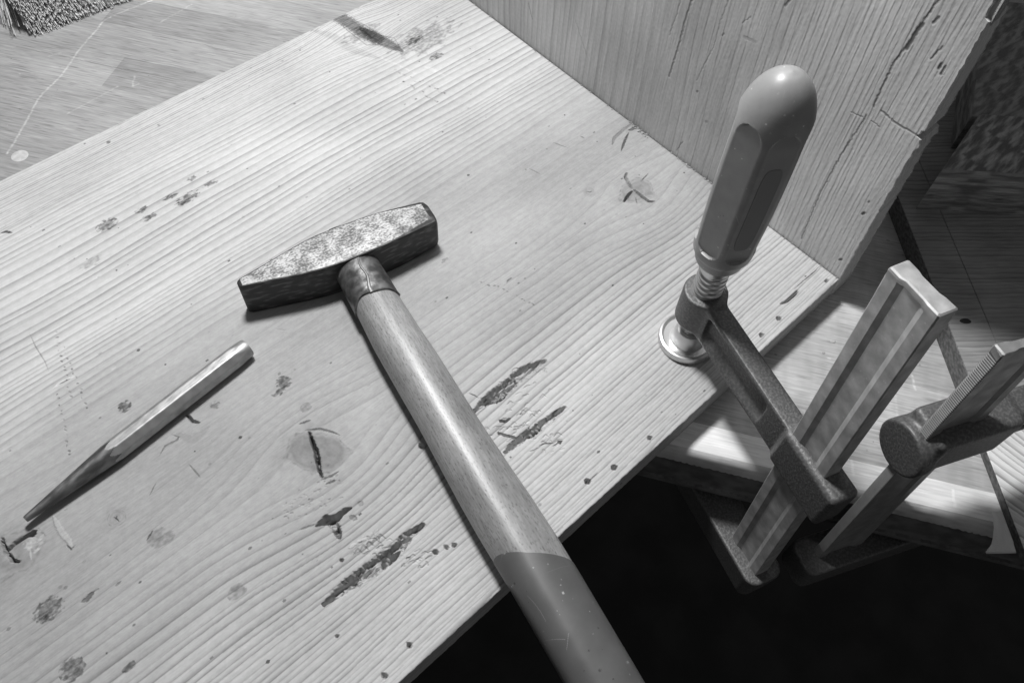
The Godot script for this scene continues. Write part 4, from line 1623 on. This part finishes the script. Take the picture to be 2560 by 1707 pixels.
func build_clamp_one():
	var root = thing("bar_clamp", "bar clamp with fat plastic handle pressing the spruce board onto the bench", "clamp")
	var at := Vector2(-99.4, -31.6)
	var dir := Vector2(-0.335, 0.942)
	var iron := cast_iron()
	var arm = part("sliding_arm", sdf_mesh(Vector3(-13, 18, -12), Vector3(121, 48, 13), 1.0, arm_sdf), iron, root, "dark cast sliding arm with ribbed sides")
	place_arm(arm, at, dir)
	# raised casting marks on the arm's side
	var mk := MB.new()
	for i in 14:
		var c := Vector3(69.0 + (i % 7) * 2.3 + rng.randf_range(-0.4, 0.4), 28.0 + (i / 7) * 6.4 + rng.randf_range(-1.0, 1.0), -5.75)
		var a0 := rng.randf() * TAU
		var rings := []
		for s in 7:
			var a := a0 + s * 0.55
			var rr := 1.0
			var ctr := c + Vector3(rr * cos(a), rr * 1.2 * sin(a), 0)
			var r := PackedVector3Array()
			for k in 6:
				r.append(ctr + Vector3(0.38 * cos(TAU * k / 6.0) * cos(a), 0.38 * cos(TAU * k / 6.0) * sin(a), 0.38 * sin(TAU * k / 6.0)))
			rings.append(r)
		loft(mk, rings)
	var mark = part("casting_mark", finish(mk, 60.0, false), iron, arm)
	mark.set_meta("kind", "stuff")
	var jaw = part("fixed_jaw", sdf_mesh(Vector3(-3, -92, -12), Vector3(122, -64, 14), 1.0, jaw_sdf), iron, root, "dark cast lower jaw under the bench edge")
	place_arm(jaw, at, dir)
	var wd := Vector3(-0.32, 0, 0.947)
	var td := Vector3(0.947, 0, 0.32)
	var b := Vector3(-136.0, -67.0, 51.7) + wd * 12.0 + td * 4.2
	var t := Vector3(-127.5, 155.0, 37.3) + wd * 11.4 + td * 4.2
	part("bar", i_bar(b, t, wd, 23.6, 8.2, 1.15, 0.0), steel_bar(0.64, 0.76), root, "grey steel bar with hammered-over end")
	var zinc := std(0.82, 0.34, 0.9)
	var pad = part("pressure_pad", lathe([Vector2(14.6, 0.0), Vector2(15.4, 0.5), Vector2(15.6, 3.6), Vector2(15.2, 4.6), Vector2(14.2, 4.9), Vector2(13.4, 4.4), Vector2(12.8, 3.6), Vector2(9.6, 3.5), Vector2(9.3, 4.6), Vector2(8.6, 6.2), Vector2(7.8, 9.4), Vector2(7.0, 11.6), Vector2(5.6, 12.4), Vector2(5.0, 12.0), Vector2(4.4, 12.0), Vector2(4.4, 24.0)], 72), zinc, root, "bright round swivel pad")
	pad.position = Vector3(at.x, 0, at.y) * 0.001
	var screw = part("screw", screw_mesh(7.5, 20.0, 72.0, 64.0, 3.6), std(0.80, 0.33, 0.9), root, "bright threaded spindle")
	screw.position = pad.position
	var hm := std(1.0, 0.48)
	relief(hm, speckle_tex(141, 256, 0.0, 1.0, 0.02, 0.5, 0.45), 0.06)
	hm.albedo_texture = worn_tex(142, 512, 0.55, 0.06, 60, 16, 0.3)
	tri_map(hm, 70.0)
	hm.clearcoat_enabled = true
	hm.clearcoat = 0.5
	hm.clearcoat_roughness = 0.36
	var hd = part("handle", clamp_handle_mesh(), hm, root, "fat grey plastic screw handle with long flats")
	hd.position = pad.position
	hd.rotation = Vector3(0, 0, 0.012)
	# inset label on the flat that faces right
	var lab := MB.new()
	var la := 0.58 + TAU / 12.0 + TAU / 6.0 * 1.0
	var tang := Vector3(-sin(la), 0, cos(la))
	var norm := Vector3(cos(la), 0, sin(la))
	var rings2 := []
	for e in [[0.0, 1.0], [0.32, 1.0], [0.4, 0.93], [0.34, 0.9], [0.34, 0.6], [0.34, 0.3], [0.34, 0.05]]:
		var r := PackedVector3Array()
		for k in 28:
			var a := TAU * k / 28.0
			var sx := signf(cos(a)) * pow(absf(cos(a)), 0.5)
			var sy := signf(sin(a)) * pow(absf(sin(a)), 0.35)
			var ly: float = 118.0 + 25.0 * sy * (e[1] if e[1] < 0.89 else lerpf(1.0, e[1], 0.3))
			r.append(norm * (clamp_radius(ly) - 1.5 - 0.2 + e[0]) + tang * (4.3 * sx * e[1]) + Vector3(0, ly, 0))
		rings2.append(r)
	loft(lab, rings2)
	part("label_plate", finish(lab), std(0.47, 0.42), hd, "worn illegible label plate")

func arm2_sdf(p: Vector3) -> float:
	var body := rbox(p, Vector3(60, 46, 0), Vector3(62, 12.0, 7.0), 2.0)
	var az := absf(p.z)
	var cut := smax(3.0 - az, absf(p.y - 46.0) - 7.0, 1.5)
	cut = smax(cut, absf(p.x - 82.0) - 34.0, 4.0)
	body = smax(body, -cut, 1.0)
	var block := rbox(p, Vector3(14, 46, 0), Vector3(22, 14.0, 11.0), 3.0)
	var d := smin(body, block, 4.0)
	# heavy rounded heel behind the bar
	var heel := smax(Vector2(p.y - 43.0, p.z).length() - 13.8, absf(p.x + 10.0) - 4.0, 1.5)
	return smin(d, heel, 3.0)

func jaw2_sdf(p: Vector3) -> float:
	var q := Vector2(absf(p.x - 50.0) - 62.0 + 6.0, absf(p.z) - 11.0 + 6.0)
	var plan := Vector2(maxf(q.x, 0), maxf(q.y, 0)).length() + minf(maxf(q.x, q.y), 0.0) - 6.0
	return smax(plan, absf(p.y + 77.0) - 11.0, 1.6)

func build_clamp_two():
	var root = thing("bar_clamp", "dark bar clamp with finely toothed bar edge gripping the thin pale board", "clamp")
	var dir := Vector2(0.91, 0.414)
	var iron := cast_iron()
	var at := Vector2(-87.5, 86.7)
	var arm = part("sliding_arm", sdf_mesh(Vector3(-18, 24, -18), Vector3(125, 63, 18), 1.15, arm2_sdf), iron, root, "dark cast sliding arm with rounded heel")
	place_arm(arm, at, dir)
	var jaw = part("fixed_jaw", sdf_mesh(Vector3(-15, -91, -14), Vector3(115, -63, 14), 1.2, jaw2_sdf), iron, root, "dark cast lower jaw in shadow")
	place_arm(jaw, Vector2(-107.0, 90.0), dir)
	var wd := Vector3(0.91, 0, 0.414)
	var td := Vector3(-0.414, 0, 0.91)
	var b := Vector3(-107.8, -67.0, 87.3) + wd * 14.0 + td * 2.3
	var t := Vector3(-91.0, 116.0, 78.6) + wd * 14.0 + td * 2.3
	part("bar", i_bar(b, t, wd, 28.0, 5.4, 1.1, 0.42), steel_bar(0.54, 0.62), root, "steel bar with a finely toothed edge")

# ------------------------------------------------------------------ brush, crumbs, lamp
func build_brush():
	var root = thing("hand_brush", "pale bristle hand brush lying on the bench beyond the knotty board", "brush")
	var mb_v := PackedVector3Array()
	var mb_n := PackedVector3Array()
	var mb_c := PackedColorArray()
	var ii := PackedInt32Array()
	var r := RandomNumberGenerator.new()
	r.seed = 8
	for k in 9000:
		var u := r.randf()
		var hgt := pow(r.randf(), 0.9)
		var tip := Vector3(lerpf(-244.0, -60.0, u) + r.randf_range(-2, 2), -BT + 0.6 + hgt * 27.0, lerpf(-521.0, -508.0, u) - hgt * 8.0 + r.randf_range(-3.5, 2.5))
		var root_p := Vector3(lerpf(-228.0, -70.0, u) + r.randf_range(-3, 3), -BT + 9.0 + hgt * 15.0 + r.randf_range(-1, 1), -622.0)
		if k < 26:
			tip = Vector3(-250.0 + r.randf_range(-5, 3), -BT + r.randf_range(0.5, 14.0), -524.0 - r.randf_range(0.0, 26.0))
			root_p.x = -226.0
		var w := r.randf_range(0.28, 0.5)
		var col := r.randf_range(0.5, 0.72)
		var base := mb_v.size()
		var bow := Vector3(r.randf_range(-3, 3), r.randf_range(0.0, 5.0), 0)
		for s in 4:
			var t := s / 3.0
			var p := root_p.lerp(tip, t) + bow * (4.0 * t * (1.0 - t)) * 0.6
			if s == 3:
				p += Vector3(r.randf_range(-0.8, 0.8), r.randf_range(-0.6, 0.6), 0)
			for e in 3:
				var a := TAU * e / 3.0 + k
				var n := Vector3(cos(a), sin(a), 0)
				mb_v.append((p + n * w * (1.0 - 0.25 * t)) * 0.001)
				mb_n.append(n)
				mb_c.append(Color(col, col, col) * (1.0 if s < 3 else 1.15))
		for s in 3:
			for e in 3:
				var a := base + s * 3 + e
				var b := base + s * 3 + (e + 1) % 3
				ii.append_array(PackedInt32Array([a, a + 3, b, b, a + 3, b + 3]))
		ii.append_array(PackedInt32Array([base + 9, base + 11, base + 10]))
	var a := []
	a.resize(Mesh.ARRAY_MAX)
	a[Mesh.ARRAY_VERTEX] = mb_v
	a[Mesh.ARRAY_NORMAL] = mb_n
	a[Mesh.ARRAY_COLOR] = mb_c
	a[Mesh.ARRAY_INDEX] = ii
	var m := ArrayMesh.new()
	m.add_surface_from_arrays(Mesh.PRIMITIVE_TRIANGLES, a)
	var bmat := std(1.0, 0.55)
	bmat.vertex_color_use_as_albedo = true
	var br = part("bristles", m, bmat, root, "pale natural bristles trimmed straight")
	br.set_meta("kind", "stuff")
	var wm := std(0.55, 0.5)
	part("brush_block", bevel_box(Vector3(-236, -BT + 0.3, -668), Vector3(-62, -BT + 32.0, -616), 5.0), wm, root)
	var hb := MB.new()
	var rings := []
	for e in [[-664.0, 12.0], [-700.0, 10.0], [-760.0, 12.0], [-800.0, 11.0], [-808.0, 5.0]]:
		var ring := PackedVector3Array()
		for k in 16:
			ring.append(Vector3(-149.0 + e[1] * cos(TAU * k / 16.0), -BT + 15.0 + e[1] * sin(TAU * k / 16.0), e[0]))
		rings.append(ring)
	loft(hb, rings)
	part("handle", finish(hb, 50.0), wm, root)

func build_debris():
	var mb := MB.new()
	var r := RandomNumberGenerator.new()
	r.seed = 19
	var put := func(p: Vector3, s: float):
		var rings := []
		var ax := Vector3(r.randf_range(-1, 1), r.randf_range(-0.3, 0.3), r.randf_range(-1, 1)).normalized()
		var sd := ax.cross(Vector3.UP).normalized()
		var up := sd.cross(ax)
		for e in 3:
			var ring := PackedVector3Array()
			for k in 5:
				var a := TAU * k / 5.0
				var w: float = s * [0.25, 0.45, 0.2][e] * r.randf_range(0.6, 1.3)
				ring.append(p + ax * (e - 1) * s * 0.8 + sd * w * cos(a) + up * w * 0.7 * sin(a) + up * 0.2 * s * sin(e * 2.0))
			rings.append(ring)
		loft(mb, rings)
	for i in 70:
		var z := -330.0 * pow(r.randf(), 1.0)
		put.call(Vector3(-0.0262 * z - r.randf_range(0.2, 1.2), 0.25, z), r.randf_range(0.35, 1.0))
	for i in 26:
		var z := lerpf(-166.0, -150.0, r.randf())
		put.call(Vector3(-0.0262 * z - r.randf_range(0.3, 3.0), 0.4, z), r.randf_range(0.5, 1.2))
	for i in 12:
		var z := lerpf(-118.0, -96.0, r.randf())
		put.call(Vector3(-0.0262 * z - r.randf_range(0.3, 1.5), 0.4, z), r.randf_range(0.5, 1.4))
	var m := std(0.62, 0.8)
	var o = part("wood_crumbs", finish(mb, 30.0, false), m, self)
	o.set_meta("kind", "stuff")
	o.set_meta("label", "pale wood crumbs along the joint of the two spruce boards")
	o.set_meta("category", "crumbs")
	# the borer dust and pellets left in the gouges
	var mb2 := MB.new()
	for g in [[1252, 990, 4, 10.0, -5.0], [1340, 1072, 4, 8.0, -7.0], [972, 1400, 2, 6.0, -6.0]]:
		for i in g[2]:
			var p := ground_px(g[0] + (i - g[2] * 0.5) * g[3] * 0.8 + 2.5 * sin(i * 4.1), g[1] + (i - g[2] * 0.5) * g[4] * 0.8 + 3.0 * cos(i * 2.7))
			var rings := []
			for e in 5:
				var a := PI * e / 4.0
				var ring := PackedVector3Array()
				for k in 8:
					ring.append(Vector3(p.x + 0.75 * sin(a) * cos(TAU * k / 8.0), -1.5 - 0.5 * cos(a) + 0.5 * wob.get_noise_1d(i * 9.0), p.y + 1.15 * sin(a) * sin(TAU * k / 8.0)))
				rings.append(ring)
			loft(mb2, rings)
	var o2 = part("borer_pellets", finish(mb2, 60.0, false), std(0.5, 0.7), self)
	o2.set_meta("kind", "stuff")
	o2.set_meta("label", "small pellets of wood dust in the split gouges of the board")
	o2.set_meta("category", "wood dust")

func build_lamp():
	# the work lamp above the picture, clamped to the far side of the bench
	var root = thing("work_lamp", "metal work lamp with round shade hanging above the bench", "lamp")
	var m := std(0.5, 0.4, 0.4)
	var head := Node3D.new()
	head.name = "lamp_head"
	root.add_child(head)
	head.look_at_from_position(LAMP, LAMP_AIM, Vector3(1, 0, 0))
	head.rotate_object_local(Vector3.RIGHT, PI / 2)
	part("lamp_shade", lathe([Vector2(82, -2.0), Vector2(84, -2.0), Vector2(78, 30), Vector2(58, 70), Vector2(34, 95), Vector2(20, 110), Vector2(0.1, 112), Vector2(0.1, 108), Vector2(16, 106), Vector2(30, 93), Vector2(54, 68), Vector2(75, 29), Vector2(82, -2.0)], 48, false), m, head)
	var em := std(0.9, 0.5)
	em.emission_enabled = true
	em.emission = Color(1, 1, 1)
	em.emission_energy_multiplier = 2.0
	part("bulb", lathe([Vector2(0.1, 47.0), Vector2(20, 48.0), Vector2(27, 55), Vector2(24, 70), Vector2(12, 84), Vector2(0.1, 90)], 32), em, head)
	var mb := MB.new()
	var top := (LAMP + (head.basis * Vector3(0, 0.11, 0))) * 1000.0
	var pts := [Vector3(-430, -BT, -760), Vector3(-430, 250, -760), Vector3(-400, 560, -700), Vector3(-260, 690, -500), Vector3(-140, 660, -340), top]
	var rings := []
	for i in pts.size():
		var ring := PackedVector3Array()
		for k in 10:
			ring.append(pts[i] + Vector3(7 * cos(TAU * k / 10.0), 2.0 * sin(TAU * k / 10.0), 7 * sin(TAU * k / 10.0)))
		rings.append(ring)
	loft(mb, rings)
	part("lamp_arm", finish(mb, 60.0), m, root)
	var base = part("lamp_base", lathe([Vector2(60, -BT), Vector2(62, -BT + 4), Vector2(60, -BT + 14), Vector2(12, -BT + 22), Vector2(8, -BT + 40)], 32), m, root)
	base.position = Vector3(-0.43, 0.0003, -0.76)
